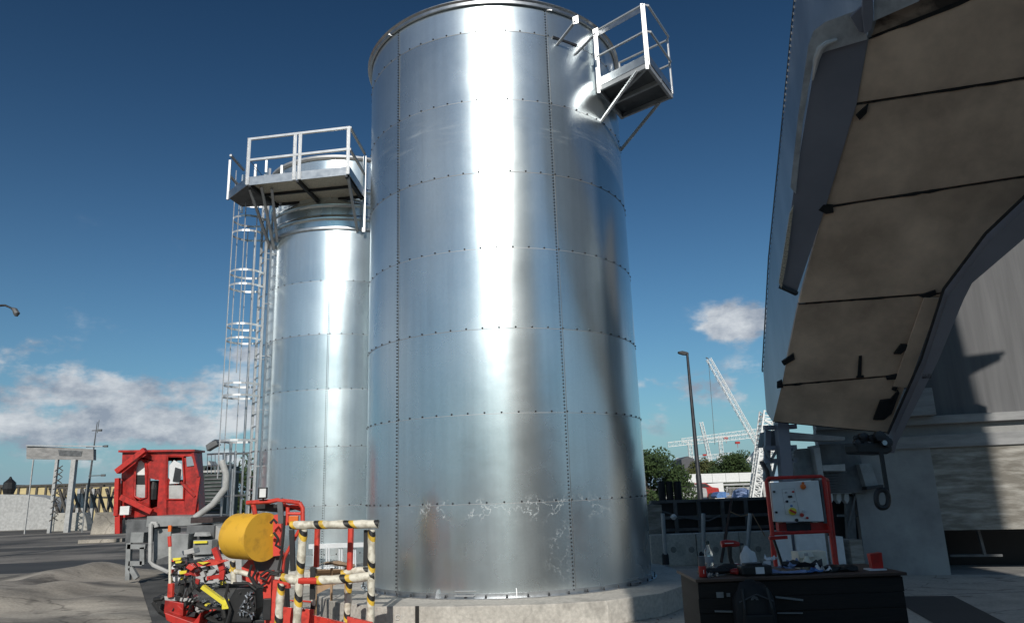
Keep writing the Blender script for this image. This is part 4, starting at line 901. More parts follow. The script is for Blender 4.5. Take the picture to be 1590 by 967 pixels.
for pa_,pb_ in (((453,822,.3),(455,886,.3)),((569,822,.1),(568,878,.1)),((486,880,.1),(485,930,.1))): mb=MB(); mb.beam(b_(*pa_),b_(*pb_),.055,.05); mb.build('black_bar',M_['black'],root)
mb=MB(); mb.prism([b_(438,942,.5),b_(487,946,.6),b_(486,990,.6),b_(438,990,.5)],(0,.04,0)); mb.prism([b_(484,954,.5),b_(541,968,.2),b_(541,995,.2),b_(484,995,.5)],(0,.04,0)); mb.prism([b_(539,957,-.1),b_(578,966,-.1),b_(578,1000,-.1),b_(539,1000,-.1)],(0,.05,0)); mb.build('floor_side',M_['red_bright'],root)
mb=MB(); mb.prism([b_(438,985,-.1),b_(578,985,-.1),b_(570,975,.8),b_(445,975,.8)],(0,0,-.05)); mb.build('floor',M_['red_dirty'],root)
# aluminium ladder against the smaller silo, seen through the basket
root=thing('ladder','bright aluminium ladder lying on its side against the foot of the smaller silo','ladder',P(527,880,15.4)); root.location.z=.3
mb=MB(); mb.beam(P(480,848,15.5),P(566,845,15.3),.05,.09); mb.beam(P(484,893,15.4),P(568,890,15.2),.05,.09); mb.build('stile',M_['aluminium'],root)
for x in (487,507,511,527,531,549,552): 
    mb=MB(); mb.tube([P(x,847,15.42),P(x,893,15.35)],.018,7); mb.build('rung',M_['aluminium'],root)
# crate, sack and board on the ground behind the basket
g_=G(508,925); root=thing('cardboard_box','torn brown cardboard box on the concrete behind the padded basket','box',(g_.x,g_.y,0))
mb=MB(); mb.box((g_.x,g_.y+.3,.19),(.52,.45,.38),.12); mb.build('carton',M_['cardboard'],root,bevel=.01)
mb=MB(); mb.prism([(g_.x-.28,g_.y+.05,.38),(g_.x+.26,g_.y+.1,.38),(g_.x+.3,g_.y-.12,.45),(g_.x-.3,g_.y-.15,.46)],(0,0,.012)); mb.build('flap',M_['cardboard'],root)
mb=MB(); c=P(515,880,10.9)
vs=[];n=18
for j in range(5):
    for i in range(n): 
        t=i/(n-1); x=(t-.5)*.62; vs.append(c+V((x,(j-2)*.09,.07*math.sin(t*3.1)+.02*mnoise.noise(V((t*6,j,.3))))))
mb.add(vs,[(j*n+i,j*n+i+1,(j+1)*n+i+1,(j+1)*n+i) for j in range(4) for i in range(n-1)]); mb.add([v-V((0,0,.02)) for v in vs],[(j*n+i,(j+1)*n+i,(j+1)*n+i+1,j*n+i+1) for j in range(4) for i in range(n-1)])
for sx in (-.22,.0,.2): mb.beam(c+V((sx,0,-.01)),V((c.x+sx,c.y+.05,.0)),.03,.03)
tag(mb.build('trestle',M_['cardboard']),'small brown curved trestle table seen through the padded basket','trestle')
random.seed(77); mb=MB()
for i in range(420):
    if i<230: a=random.uniform(-150,-20); rr=2.95+random.random()**2*1.6; x=BC[0]+rr*math.cos(R(a)); y=BC[1]+rr*math.sin(R(a))*1.02; 
    else: x=random.uniform(-5.4,-1.9); y=random.uniform(9.8,14.5)
    if y<9.9-.0 and -1.9<x<1.5 and y>9.86: continue
    s_=random.uniform(.006,.028); vs=[V((random.uniform(.6,1)*s_*sx_,random.uniform(.6,1)*s_*sy_,0 if sz_<0 else random.uniform(.5,1)*s_)) for sx_ in(-1,1) for sy_ in(-1,1) for sz_ in(-1,1)]
    mb.add([V((x,y,.006))+v for v in vs],[(0,1,3,2),(4,6,7,5),(0,4,5,1),(2,3,7,6),(0,2,6,4),(1,5,7,3)])
tag(mb.build('gravel',M_['dark_concrete'],origin=(0,0,0)),'loose grit and small stones scattered round the foot of the plinth','gravel',kind='stuff')
# red cable lying round the plinth
mb=MB(); pts=[G(1076,922,.02),G(1058,926,.02),G(1040,939,.02),G(1000,955,.02),G(960,963,.02),G(900,970,.02)]
hp=[]; 
for i in range(len(pts)-1):
    for j in range(6): hp.append(pts[i].lerp(pts[i+1],j/6)+V((0,.012*math.sin(i*6+j),0)))
mb.tube(hp,.016,7); tag(mb.build('cable',M_['red_hose'],smooth=True),'dark red cable lying on the ground round the right side of the plinth','cable')
mb=MB(); mb.tube([G(425,932,.02),G(465,932,.02),G(500,935,.02),G(516,942,.02)],.014,6); tag(mb.build('cable',M_['red_bright']),'thin pink-red cable on the ground behind the padded basket','cable')

# ================================================================== RIGHT BACKGROUND
def tree(name,label,c,rx,ry,rz,nleaf,ls,trunk_h,m='leaf',seed=1,group=None,cat='tree'):
    root=thing(name,label,cat,(c[0],c[1],0),group); rnd=random.Random(seed)
    cz=c[2]; mb=MB(); mb.tube([V((c[0],c[1],0)),V((c[0]+.1,c[1],cz*.5)),V((c[0],c[1],cz))],[rx*.09,rx*.07,rx*.03],8)
    clumps=[]
    for i in range(26):
        u=V((rnd.gauss(0,1),rnd.gauss(0,1),rnd.gauss(.25,1))).normalized()*rnd.uniform(.45,.86)
        p=V((c[0]+u.x*rx,c[1]+u.y*ry,cz+u.z*rz)); clumps.append((p,rnd.uniform(.26,.42)))
        if i<10: mb.tube([V((c[0],c[1],cz*.6)),V((c[0],c[1],cz*.8)).lerp(p,.5),p],[rx*.045,rx*.025,rx*.01],5)
    mb.build('trunk',M_['bark'],root)
    vs=[];fs=[]
    for i in range(nleaf):
        p,s=clumps[rnd.randrange(len(clumps))]; d=V((rnd.gauss(0,1),rnd.gauss(0,1),rnd.gauss(0,1))).normalized()*(rnd.random()**.4)*s*rx
        q_=p+V((d.x,d.y,d.z*rz/rx))
        a=V((rnd.gauss(0,1),rnd.gauss(0,1),rnd.gauss(0,1))).normalized(); b=a.orthogonal().normalized(); sz=ls*rnd.uniform(.6,1.3)
        k=len(vs); vs+=[q_-a*sz*.5,q_+b*sz*.32,q_+a*sz*.5,q_-b*sz*.32]; fs.append((k,k+1,k+2,k+3))
    cb=MB(); cb.v=vs; cb.f=fs; me=bpy.data.meshes.new('crown'); me.from_pydata([v-V((c[0],c[1],0)) for v in vs],[],fs); me.materials.append(M_[m]); o=bpy.data.objects.new('crown',me); COL.objects.link(o); o.parent=root
    return root
c=P(1003,760,55); tree('tree','round dense dark green tree just right of the large silo',(c.x+.2,55,c.z+.2),3.3,3.0,3.0,15000,.24,2,'leaf',4)
c=P(1140,728,110); tree('tree','broad dark green tree right of the tall lamp post, beyond the white bridge',(c.x,110,c.z),3.3,3,3.1,7000,.34,2,'leaf',5)
c=P(1096,732,116); tree('tree','small olive green tree just left of the tall lamp post, beyond the white bridge',(c.x,116,c.z-.3),3.0,3,2.4,5000,.34,2,'leaf_olive',6)
c=P(1100,765,96); tree('hedge_tree','dark low greenery in the shade under the white bridge',(c.x+.6,96,1.6),6.2,2,1.7,5000,.3,.5,'leaf',8,cat='shrub')
c=P(372,765,42); tree('tree','green foliage glimpsed between the ladder pipes and the smaller silo',(c.x,42,c.z),2.3,2,2.0,3500,.2,1,'leaf',9)
# street lamp
Yl=40; t=P(1067,549,Yl); root=thing('street_lamp','tall black street lamp post with a short flat lantern, right of the large silo','street lamp',(t.x,Yl,0))
mb=MB(); mb.tube([V((t.x,Yl,0)),V((t.x,Yl,2.2)),V((t.x,Yl,2.3)),t],[.16,.15,.12,.07],10); mb.build('pole',M_['dark_steel'],root,smooth=True)
mb=MB(); mb.prism([P(1053.5,545.5,Yl),P(1060,544.5,Yl),P(1066,546,Yl),P(1069,547,Yl),P(1069.5,550.5,Yl),P(1062,550,Yl),P(1055,548,Yl)],(0,.3,0)); mb.build('lantern',M_['black'],root)
# cranes
def crane_boom(label,pa,pb,Ya,wd,n,rc,rd,cat='crane',extra=None):
    a=P(*pa,Ya); b=P(*pb,Ya); root=thing('crane',label,cat,(a.x,a.y,0))
    mb=MB(); lattice(mb,a,b,wd,wd,n,rc,rd,side=(1,0,-.1)); mb.build('boom',M_['lattice_white'],root)
    return root,a,b
root,a,b=crane_boom('large white lattice crane boom leaning up to the left beside the hopper',(1187,709),(1100,557),150,.9,34,.05,.024)
mb=MB(); lattice(mb,V((a.x,150,0)),a,1.6,1.6,6,.1,.05,side=(1,0,0)); mb.build('mast',M_['lattice_white'],root)
mb=MB(); mb.tube([b,P(1110,690,150)],.05,5); mb.tube([b,P(1096,555,150)],.12,5); mb.build('hoist_rope',M_['grey_dark'],root)
for i,(pa,pb,Ya,lab,mast,red) in enumerate((((1037,690),(1187,674),170,'lower long white horizontal crane jib, front one of the pair',1072,(1145,687)),((1058,684),(1187,667),185,'upper white horizontal crane jib, rear one of the pair',1120,(1127,680)),((1050,714),(1136,705),210,'lowest and faintest white crane jib, over the trees',1115,(1094,706)))):
    a=P(*pa,Ya); b=P(*pb,Ya); mx=P(mast,700,Ya); root=thing('tower_crane',lab,'crane',(mx.x,Ya,0))
    mb=MB(); lattice(mb,a,b,.9,1.0,26,.045,.022,side=(0,1,0)); mb.build('jib',M_['lattice_white'],root)
    mb=MB(); lattice(mb,V((mx.x,Ya,0)),V((mx.x,Ya,a.lerp(b,(mast-pa[0])/(pb[0]-pa[0])).z)),.8,.8,14,.045,.025,side=(1,0,0)); mb.build('mast',M_['lattice_white'],root)
    rp=P(*red,Ya-1); mb=MB(); mb.box(rp,(1.0,.6,.5)); mb.tube([rp,rp+V((0,0,-1.2))],.05,4); mb.build('trolley',M_['red_dirty'],root)
root,a,b=crane_boom('slender steep white crane boom, further away, between jibs and lamp post',(1106,728),(1088.5,655),230,.9,16,.07,.035)
# lattice tower by the hopper
root=thing('lattice_tower','bright white lattice steel tower leaning close beside the hopper legs','tower',G(1176,800)); root.location=V((P(1176,760,52).x,52,0))
mb=MB(); lattice(mb,P(1178,775,52),P(1194,640,52),1.0,1.0,18,.05,.028,side=(1,0,0)); lattice(mb,P(1172,778,50),P(1184,700,50),.5,.5,12,.04,.022,side=(1,0,0)); lattice(mb,P(1168,720,54),P(1196,688,54),.6,.8,6,.04,.028,side=(0,1,0)); mb.build('lattice',M_['lattice_white'],root)
mb=MB()
for x in (1169,1177,1184): p=P(x,740,51); mb.beam(p,(p.x,p.y,0),.18,.18)
mb.build('leg',M_['grey_light'],root)
# white bridge / hoarding
Yw=88; a=P(1064,736,Yw); b=P(1168,733,Yw); root=thing('footbridge','long white panelled footbridge in front of the trees beside the lamp post','bridge',((a.x+b.x)/2,Yw,0))
h=a.z-P(1064,750,Yw).z
for i in range(5):
    p=a.lerp(b,i/5); q_=a.lerp(b,(i+1)/5-.004); mb=MB(); mb.prism([p,q_,q_-V((0,0,h)),p-V((0,0,h))],(0,1.5,0)); mb.build('side_panel',M_['white_paint'],root)
mb=MB(); mb.beam(a-V((.8,-.5,h+.28)),b-V((0,-.5,h+.28)),1.2,.22); mb.build('girder',M_['grey_light'],root)
for t in (.12,.5,.93):
    p=a.lerp(b,t); mb=MB(); mb.beam(p+V((0,.6,-h-.3)),V((p.x,p.y+.6,0)),.35,.35); mb.build('pier',M_['grey_light'],root)
box_from(1096,1123,751,72,3,'white_paint','container','white site container under the footbridge','container',775,749,.03)
box_from(1060,1073,757,76,2,'skyglass','kiosk','small pale blue kiosk left of the lamp post under the footbridge','kiosk',775)
mb=MB(); a=P(1112,770,66); pr=[P(x,y,66) for x,y in ((1112,770),(1116,764),(1124,763),(1132,765),(1134,767),(1128,772),(1114,773))]; mb.prism(pr,(0,2,0)); tag(mb.build('tarpaulin',M_['blue_tarp'],bevel=.05),'blue tarpaulin heap beside the white site container','tarpaulin')
def car(px,py,Y,m,label,group='cars parked under the footbridge'):
    c=P(px,py,Y); z=c.z; root=thing('parked_car',label,'car',(c.x,Y,0.9 if z>1 else 0)); zz=c.z
    prof=[(-2,.0),(-2.05,.45),(-1.7,.75),(-1.0,.85),(-.5,1.3),(.8,1.32),(1.4,.9),(2.0,.8),(2.05,.3),(2.0,0)]
    mb=MB(); mb.prism([(c.x+x,Y,zz+z_) for x,z_ in prof],(0,1.7,0)); mb.build('body',M_[m],root,bevel=.08)
    mb=MB(); mb.prism([(c.x-.85,Y-.01,zz+.88),(c.x-.45,Y-.01,zz+1.22),(c.x+.75,Y-.01,zz+1.24),(c.x+1.2,Y-.01,zz+.9)],(0,.01,0)); mb.build('side_window',M_['black'],root)
    for s in (-1.25,1.25): mb=MB(); mb.lathe((c.x+s,Y-.05,zz+.05),[(.05,0),(.33,0),(.33,.2),(.05,.2)],14,'Y'); mb.build('wheel',M_['rubber'],root)
# raised bank on which the cars stand
mb=MB(); c1=P(1050,774,64); c2=P(1192,770,64); mb.prism([(c1.x-3,60,0),(c2.x+4,60,0),(c2.x+4,60,c1.z-.25),(c1.x-3,60,c1.z-.25)],(0,60,0)); struct('raised_ground',mb,'asphalt_far')
car(1084,772,70,'red_dirty','dark red car parked left of the white site container'); car(1064,773,68,'grey_light','pale car parked below the blue kiosk')
root=thing('site_fence','thin grey mesh railing beside the blue tarpaulin','fence',(P(1145,770,63).x,63,c1.z-.25))
mb=MB()
for y in (757,769): mb.beam(P(1128,y,63),P(1168,y-1,63),.05)
for i in range(20): x=1128+i*2.1; mb.beam(P(x,757,63),P(x,771,63),.035)
mb.build('rails',M_['grey_light'],root)
mb=MB(); c=P(1152,765,62); mb.lathe(c-V((0,0,.6)),[(.8,0),(.9,.3),(.7,.8),(.2,1.0)],12); tag(mb.build('water_butt',M_['blue_paper']),'dark blue rounded tank beside the mesh railing','tank')
mb=MB(); a=P(1058,713,130); b=P(1078,712,130); mb.prism([(a.x,130,0),(b.x,130,0),(b.x,130,b.z),((a.x+b.x)/2,130,b.z+.5),(a.x,130,a.z)],(0,8,0)); tag(mb.build('dark_building',M_['far_roof']),'dark building gable showing between the round tree and the lamp post','building')
# retaining wall of dark boards with beams, concrete barrier, posts
Yd=19.5
a=P(1010,778,Yd); b=P(1300,768,Yd); root=thing('timber_wall','black timber retaining wall with horizontal rails behind the concrete barrier','wall',((a.x+b.x)/2,Yd,0))
mb=MB(); mb.prism([(a.x,Yd,0),(b.x,Yd,0),(b.x,Yd,b.z),(a.x,Yd,a.z)],(0,.25,0)); mb.build('boarding',M_['black'],root)
mb=MB()
for dz_ in (.02,.42,.72): mb.beam((a.x,Yd-.06,a.z-dz_),(b.x,Yd-.06,b.z-dz_),.1,.07)
for i in range(9): x=a.x+(b.x-a.x)*i/8; mb.beam((x,Yd-.08,0),(x,Yd-.08,a.z-.05),.09,.09)
mb.build('rail',M_['grey_dark'],root)
# yard level fill behind the timber wall is hidden; drums on it
root=thing('plastic_tank','black ribbed plastic tank on top of the timber wall right of the silo','tank',(P(1040,777,20.6).x,20.6,0))
for x0,x1 in ((1021,1032),(1033,1044),(1045,1057)):
    a=P(x0,747,20.3); b=P(x1,746,20.3); mb=MB(); mb.lathe(((a.x+b.x)/2,20.3,0),[((b.x-a.x)*.46,0),((b.x-a.x)*.5,.1),((b.x-a.x)*.5,a.z-.04),((b.x-a.x)*.44,a.z)],16); mb.build('cell',M_['barrel_black'],root,smooth=True)
for px,Y,w_,lab in ((1013,17.3,.28,'short weathered timber post tight against the silo on the right'),):
    a=P(1004,784,Y); mb=MB(); mb.prism([(a.x,Y,0),(a.x+.32,Y,0),(a.x+.34,Y,a.z),(a.x+.02,Y,a.z+.02)],(0,.2,0)); tag(mb.build('timber_post',M_['marked_concrete']),lab,'post')
Yq=16.95; a=P(1008,827,Yq); b=P(1296,818,Yq+.0)
root=thing('concrete_barrier','long low pale concrete barrier with round lifting holes behind the workbench','barrier',((a.x+b.x)/2,Yq,0))
edges=[1008,1080,1147,1215,1300]
for i in range(4):
    p=P(edges[i],827,Yq); q_=P(edges[i+1],827,Yq); ztop=.66
    mb=MB(); mb.prism([(p.x+.008,Yq,0),(q_.x-.008,Yq,0),(q_.x-.008,Yq,ztop),(p.x+.008,Yq,ztop)],(0,.35,0)); mb.build('block',M_['plinth_concrete'],root,bevel=.015)
for px,py in ((1046,853),(1074,853),(1112,853),(1178,852)):
    p=P(px,py,Yq-.02); mb=MB(); mb.lathe((p.x,Yq-.012,p.z),[(.01,0),(.065,0),(.065,.02),(.01,.02)],16,'Y'); mb.build('lifting_hole',M_['dark_concrete'],root)
for i,(x0,y0,x1,lab) in enumerate(((1029,797,1034,'leftmost leaning grey scaffold pole in front of the concrete barrier'),(1092,797,1097,'leaning grey scaffold pole behind the clear bottle'),(1165,797,1171,'leaning grey scaffold pole just left of the red panel stand'))):
    g_=G(x1,880); t=P(x0,y0,g_.y-.05+.0); mb=MB(); mb.tube([V((g_.x,16.7,0)),P(x0,y0,16.6)],.045,10)
    root=thing('scaffold_pole',lab,'pole',(g_.x,16.7,0),'galvanised poles standing at the barrier'); mb.build('tube',M_['steel_dull'],root,smooth=True)
    mb=MB(); mb.lathe((g_.x,16.7,.06),[(.075,0),(.075,.2),(.05,.24)],10); mb.build('base_clamp',M_['dark_steel'],root)
mb=MB(); mb.beam(P(1120,872,16.4),P(1136,776,17.6),.05,.05); tag(mb.build('plank',M_['wood_top']),'thin wooden stake leaning on the dark wall behind the cordless drill','stake')
mb=MB(); mb.tube([P(1134,794,16.9),P(1150,801,16.9),P(1166,797,16.9)],.012,5); mb.tube([P(1168,797,16.8),P(1188,832,16.8)],.012,5); tag(mb.build('rope',M_['cardboard']),'pale rope tied between the stake and the scaffold pole','rope')
mb=MB(); mb.lathe(P(1046,802,18.9),[(.03,-.07),(.09,0),(.03,.07)],8); tag(mb.build('insulator',M_['white_paint']),'small white fitting hanging on the dark timber wall','fitting')
mb=MB(); mb.tube([P(1018,790,18.9),P(1060,803,18.9),P(1100,808,18.9),P(1118,800,18.9)],.02,5); tag(mb.build('cable',M_['grey_dark']),'slack dark cable strung along the black timber wall','cable')

# ================================================================== CONCRETE STORE ON THE RIGHT
W0=V((6.60,14.93,0)); wd=V((7.6-6.6,13.84-14.93,0)); wd=V((.962,-.273,0)); wn=V((-.273,-.962,0))
W0=V((7.59,13.84,0))-wd*1.25
def wp(s,z,o=0): return W0+wd*s+V((0,0,z))+wn*o
root=thing('concrete_store','big grey concrete store with ledges and a low dark opening at the right','building',(W0.x,W0.y,0))
def wall_px(px,py,o=0): 
    p=onplane(px,py,W0+wn*o,wn); return (p-W0).dot(wd),p.z
def wslab(s0,s1,z0,z1,o,th,m,name,bev=.0):
    mb=MB(); mb.prism([wp(s0,z0,o),wp(s1,z0,o),wp(s1,z1,o),wp(s0,z1,o)],-wn*th); return mb.build(name,M_[m],root,bevel=bev)
so0=wall_px(1470,850)[0]; zo=wall_px(1520,822)[1]; z1=wall_px(1520,692)[1]; z2=wall_px(1520,672)[1]; z3=wall_px(1520,655)[1]; z4=wall_px(1520,642)[1]
wslab(-.05,so0,0,z1,0,.4,'plain_concrete','side_wall'); wslab(so0,9,zo,z1,.002,.4,'marked_concrete','lintel_wall')
wslab(-.6,9,z1+.0,z2,.05,.5,'ledge_concrete','ledge',.01); wslab(-.6,9,z2,z3,-.03,.5,'plain_concrete','recess'); wslab(-.6,9,z3,z4,.12,.6,'ledge_concrete','ledge',.01)
wslab(.3,9,z4,8.3,-.06,.4,'streak_concrete','upper_wall')
# pilaster & curved drum standing proud left of the shadow line
sp_=wall_px(1440,600)[0]; wslab(-.6,sp_,z4+.002,z4+.5,.3,.34,'ledge_concrete','corner_block',.01)
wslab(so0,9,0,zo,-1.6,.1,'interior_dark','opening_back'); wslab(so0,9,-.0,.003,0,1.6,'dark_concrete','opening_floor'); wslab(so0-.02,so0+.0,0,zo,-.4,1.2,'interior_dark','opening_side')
mb=MB(); mb.beam(wp(so0+.15,.28,-.5),wp(so0+1.0,.28,-.5),.04,.04); mb.beam(wp(so0+.72,.28,-.5),wp(so0+.68,zo,-.5),.05,.04); mb.build('gate_bar',M_['grey_dark'],root)
# side return of the building going away
mb=MB(); mb.prism([wp(-.05,0,-.4),wp(-.05,0,-6),wp(-.05,z1,-6),wp(-.05,z1,-.4)],wd*.3); mb.build('return_wall',M_['plain_concrete'],root)

# ---- plant machinery between the hopper and the barrier
root=thing('conveyor_frame','blue grey steel frame with crossed bracing carrying the low end of the hopper','steel frame',V((P(1215,700,13.4).x,13.4,0)))
Yf=13.4; f_=lambda x,y,dy=0: P(x,y,Yf+dy)
mb=MB()
mb.beam(f_(1213,655),V((f_(1215,745).x,Yf,0)),.2,.2); mb.beam(f_(1192,668,.3),f_(1190,742,.3),.1,.1); mb.build('column',M_['blue_grey'],root)
mb=MB()
for y in (664,696,716,744): mb.beam(f_(1186,y,.1),f_(1236,y-2,.1),.1,.08)
mb.build('cross_beam',M_['blue_grey'],root)
mb=MB()
for x0,x1,y0,y1 in ((1187,1197,697,715),(1197,1207,715,697),(1221,1233,697,714),(1233,1221,697,714),(1187,1193,742,718),(1193,1199,718,742),(1199,1205,742,718),(1222,1229,742,718),(1229,1236,718,742)): mb.beam(f_(x0,y0,.05),f_(x1,y1,.05),.05,.04)
mb.build('bracing',M_['grey_paint'],root)
mb=MB(); mb.prism([f_(1188,670,.6),f_(1208,667,.6),f_(1208,692,.6),f_(1184,694,.6)],(0,.3,0)); mb.build('louvre_box',M_['grey_dark'],root)
root=thing('filter_unit','dull grey boxy filter unit with a louvred grille behind the red panel stand','machine',V((P(1290,760,14).x,14.1,0)))
Yg=13.9; g2=lambda x,y,dy=0: P(x,y,Yg+dy)
def gp(pts,m,name,dep=.3,dy=0,bev=.008):
    mb=MB(); mb.prism([g2(x,y,dy) for x,y in pts],(0,dep,0)); return mb.build(name,M_[m],root,bevel=bev)
gp([(1232,697),(1262,695),(1268,745),(1234,747)],'grey_paint','panel',.3,.1)
gp([(1263,696),(1273,694),(1280,745),(1272,746)],'grey_light','edge_strip',.2,-.1)
gp([(1272,690),(1333,687),(1345,765),(1284,765),(1276,738)],'grey_dark','body',.6,.15)
gp([(1277,722),(1312,720),(1313,731),(1278,731)],'grey_light','shelf',.3,-.05)
mb=MB()
for i in range(8): mb.beam(g2(1280,733+i*4.2,.02),g2(1314,732+i*4.2,.02),.05,.02)
mb.build('louvre',M_['grey_dark'],root)
gp([(1334,720),(1352,719),(1366,758),(1346,760)],'grey_paint','side_chute',.3,.0)
gp([(1346,755),(1372,752),(1372,757),(1346,760)],'dark_steel','rail',.2,-.1)
gp([(1222,670),(1312,678),(1312,683),(1282,684),(1222,682)],'grey_light','belt_edge',.3,-.2)
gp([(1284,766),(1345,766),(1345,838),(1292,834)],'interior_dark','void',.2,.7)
for x,m in ((1290,'white_paint'),(1303,'grey_light'),(1315,'grey_light')):
    gp([(x-4,766),(x+3,766),(x+4,776),(x+1,782),(x-4,776)],m,'valve',.15,.2)
mb=MB(); mb.beam(g2(1318,770,.4),g2(1324,880,.4),.16,.1); mb.beam(g2(1300,800,.4),g2(1345,800,.4),.04,.04); mb.beam(g2(1328,768,.3),g2(1318,815,.3),.03); mb.build('inner_post',M_['grey_dark'],root)
for i,(x0,x1,y0,y1,m,lab) in enumerate(((1202,1232,827,862,'foam','pale board standing under the red panel stand, left one'),(1234,1285,826,862,'foam','pale board standing under the red panel stand, right one'),(1296,1312,833,858,'foam','white block in the gap right of the red panel stand, left one'),(1319,1341,838,857,'marked_concrete','mottled pale block in the gap next to the concrete store'))):
    a=P(x0,y0,13.2); b=P(x1,y1,13.2); mb=MB(); mb.prism([(a.x,13.2,0),(b.x,13.2,0),(b.x,13.2,a.z),(a.x,13.2,a.z)],(0,.06 if i<2 else .3,0)); tag(mb.build('board' if i<2 else 'block',M_[m],bevel=.005),lab,'board' if i<2 else 'block')
mb=MB(); a=G(1300,888); mb.box((P(1312,880,12.9).x,12.95,.14),(.7,.4,.28)); tag(mb.build('rubble_heap',M_['dark_concrete'],bevel=.06),'dark rubble heap in the shaded gap right of the panel stand','rubble')

# ================================================================== HOPPER
X0=P(1200,655,13).x
root=thing('hopper','huge steel hopper leaning overhead on the right, brown underside and grey side','hopper',V((6,12,0)))
pa=P(1200,655,13); tn=V((1,-.28,0)).normalized(); ev=V((0,-1,.868)).normalized()
bn=tn.cross(ev).normalized(); 
if bn.z>0: bn=-bn      # pointing down/outwards
U=lambda x,y,o=0: onplane(x,y,pa+bn*o,bn)
# belly panels between seams, slightly lapped with dark gaps
def lerp_line(l,y):
    for i in range(len(l)-1):
        if l[i][1]<=y<=l[i+1][1]: t=(y-l[i][1])/(l[i+1][1]-l[i][1]); return l[i][0]+(l[i+1][0]-l[i][0])*t
    return l[-1][0]
seg=[((1200,655),(1378,672)),((1214,598),(1412,581)),((1240,472),(1462,455)),((1280,322),(1670,262)),((1330,162),(1810,88)),((1349,60),(1960,-180)),((1400,-160),(2300,-560))]
tone=['hopper_belly','hopper_belly2','hopper_belly','hopper_belly2','hopper_belly','hopper_belly_shaded']
mat('hopper_belly2',(.74,.55,.405),.75,.0,col2=(.42,.305,.225),scale=1.1,detail=9,bump=.1,bscale=9)
mat('hopper_belly_shaded',(.36,.28,.215),.75,.1,col2=(.06,.045,.036),scale=2.2,bump=.15,bscale=9,stretch=(1,1.6,1.6),lo=.38,hi=.58)  # top panel's weaker ground bounce put into a darker belly colour
for i in range(len(seg)-1):
    (l0,r0),(l1,r1)=seg[i],seg[i+1]
    a,b,c,d=U(*l0),U(*r0),U(*r1),U(*l1)
    m1=(a-d).normalized()*.02
    mb=MB(); mb.prism([a-m1,b-m1,c+m1,d+m1],-bn*.08); mb.build('belly_panel',M_[tone[i]],root)
    mb=MB(); n=34; e1=[];e2=[]
    for j in range(n+1):
        p=d.lerp(c,j/n); wv=.2+abs(mnoise.noise(V((j*.35,i*3.1,0))))*1.5+(.7 if mnoise.noise(V((j*.13,i*7.1,5)))>.25 else 0)
        e1.append(p-m1*wv*.7); e2.append(p+m1*wv)
    for j in range(n): mb.prism([e1[j],e1[j+1],e2[j+1],e2[j]],bn*.008)
    mb.build('belly_seam',M_['grime'],root)
back=MB()
for i in range(len(seg)-1): back.prism([U(*seg[i][0],-.09),U(*seg[i][1],-.09),U(*seg[i+1][1],-.09),U(*seg[i+1][0],-.09)],-bn*.05)
back.build('liner',M_['grime'],root)
# dirt blobs, brackets on belly
for pts in ([(1270,325),(1278,316),(1293,317),(1294,329),(1282,331)],[(1213,560),(1232,547),(1234,556),(1217,566)],[(1206,592),(1214,588),(1216,600),(1206,601)],[(1328,178),(1348,160),(1345,175),(1334,186)],
            [(1387,548),(1398,533),(1418,534),(1414,541),(1404,543),(1398,548)],[(1375,583),(1393,579),(1394,587),(1376,588)],[(1333,552),(1338,551),(1337,583),(1331,583)],[(1330,583),(1341,582),(1341,584),(1329,585)],[(1425,458),(1452,449),(1453,456),(1438,462)],
            [(1366,620),(1382,618),(1394,604),(1396,608),(1384,640),(1372,650),(1355,650)],[(1390,592),(1396,594),(1390,606),(1384,603)]):
    mb=MB(); mb.prism([U(*p,.0) for p in pts],bn*.035); mb.build('clamp',M_['black'],root,bevel=.008)
# longitudinal stiffener near the right edge
mb=MB(); mb.beam(U(1447,462,.03),U(1398,600,.03),.22,.03,up=bn); mb.build('stiffener',M_['hopper_belly'],root)
# right side beam (bent)
outer=[(1370,690),(1378.5,673),(1430,558),(1465,449),(1530,363),(1590,306),(1700,215),(1900,60)]
inner=[(1384,690),(1389,673),(1450,549),(1489,454),(1502,428),(1590,352),(1700,258),(1900,103)]
for i in range(len(outer)-1):
    a,b,c,d=U(*outer[i],.02),U(*outer[i+1],.02),U(*inner[i+1],.02),U(*inner[i],.02)
    if i==0: bm_=MB()
    bm_.prism([a,b,c,d],bn*.2)
bm_.build('side_beam',M_['blue_grey'],root)
mb=MB()
for i in range(1,len(outer)-1):
    a,b=U(*outer[i],.23),U(*outer[i+1],.23); mb.beam(a,b,.03,.03,up=bn)
mb.build('beam_edge',M_['dark_steel'],root)
mb=MB(); mb.prism([U(1428,572,.1),U(1444,571,.1),U(1442,580,.1),U(1427,581,.1)],bn*.12); mb.build('stop_lug',M_['black'],root,bevel=.01)
# left side wall in the plane x = X0
S=lambda x,y,o=0: onplane(x,y,V((X0-o,0,0)),V((1,0,0)))
sil=[(1187,600),(1185,575),(1195,400),(1215,200),(1226,90),(1236,-10)]
lowe=[(1200,655),(1214,598),(1240,472),(1280,322),(1330,162),(1349,60)]
top=S(1236,-10); 
mb=MB(); pts=[S(x,y) for x,y in ((1190,640),)+tuple(sil)]
pts+=[V((X0,top.y-1.2,top.z+4)),V((X0,6.0,top.z+4)),V((X0,6.0,U(1349,60).z+1.5))]
pts+=[V((X0,U(x,y).y,U(x,y).z)) for x,y in reversed(lowe)]
mb.prism(pts,(.06,0,0)); mb.build('side_wall',M_['hopper_side'],root)
mb=MB()
for i in range(1,len(sil)-1):
    a=S(*sil[i]); b=S(*sil[i+1]); n=int((b-a).length/.09)
    for j in range(n): p=a.lerp(b,j/n); mb.box(p+V((-.006,.03,0)),(.012,.035,.045))
    mb.beam(a+V((-.003,.05,0)),b+V((-.003,.05,0)),.014,.03)
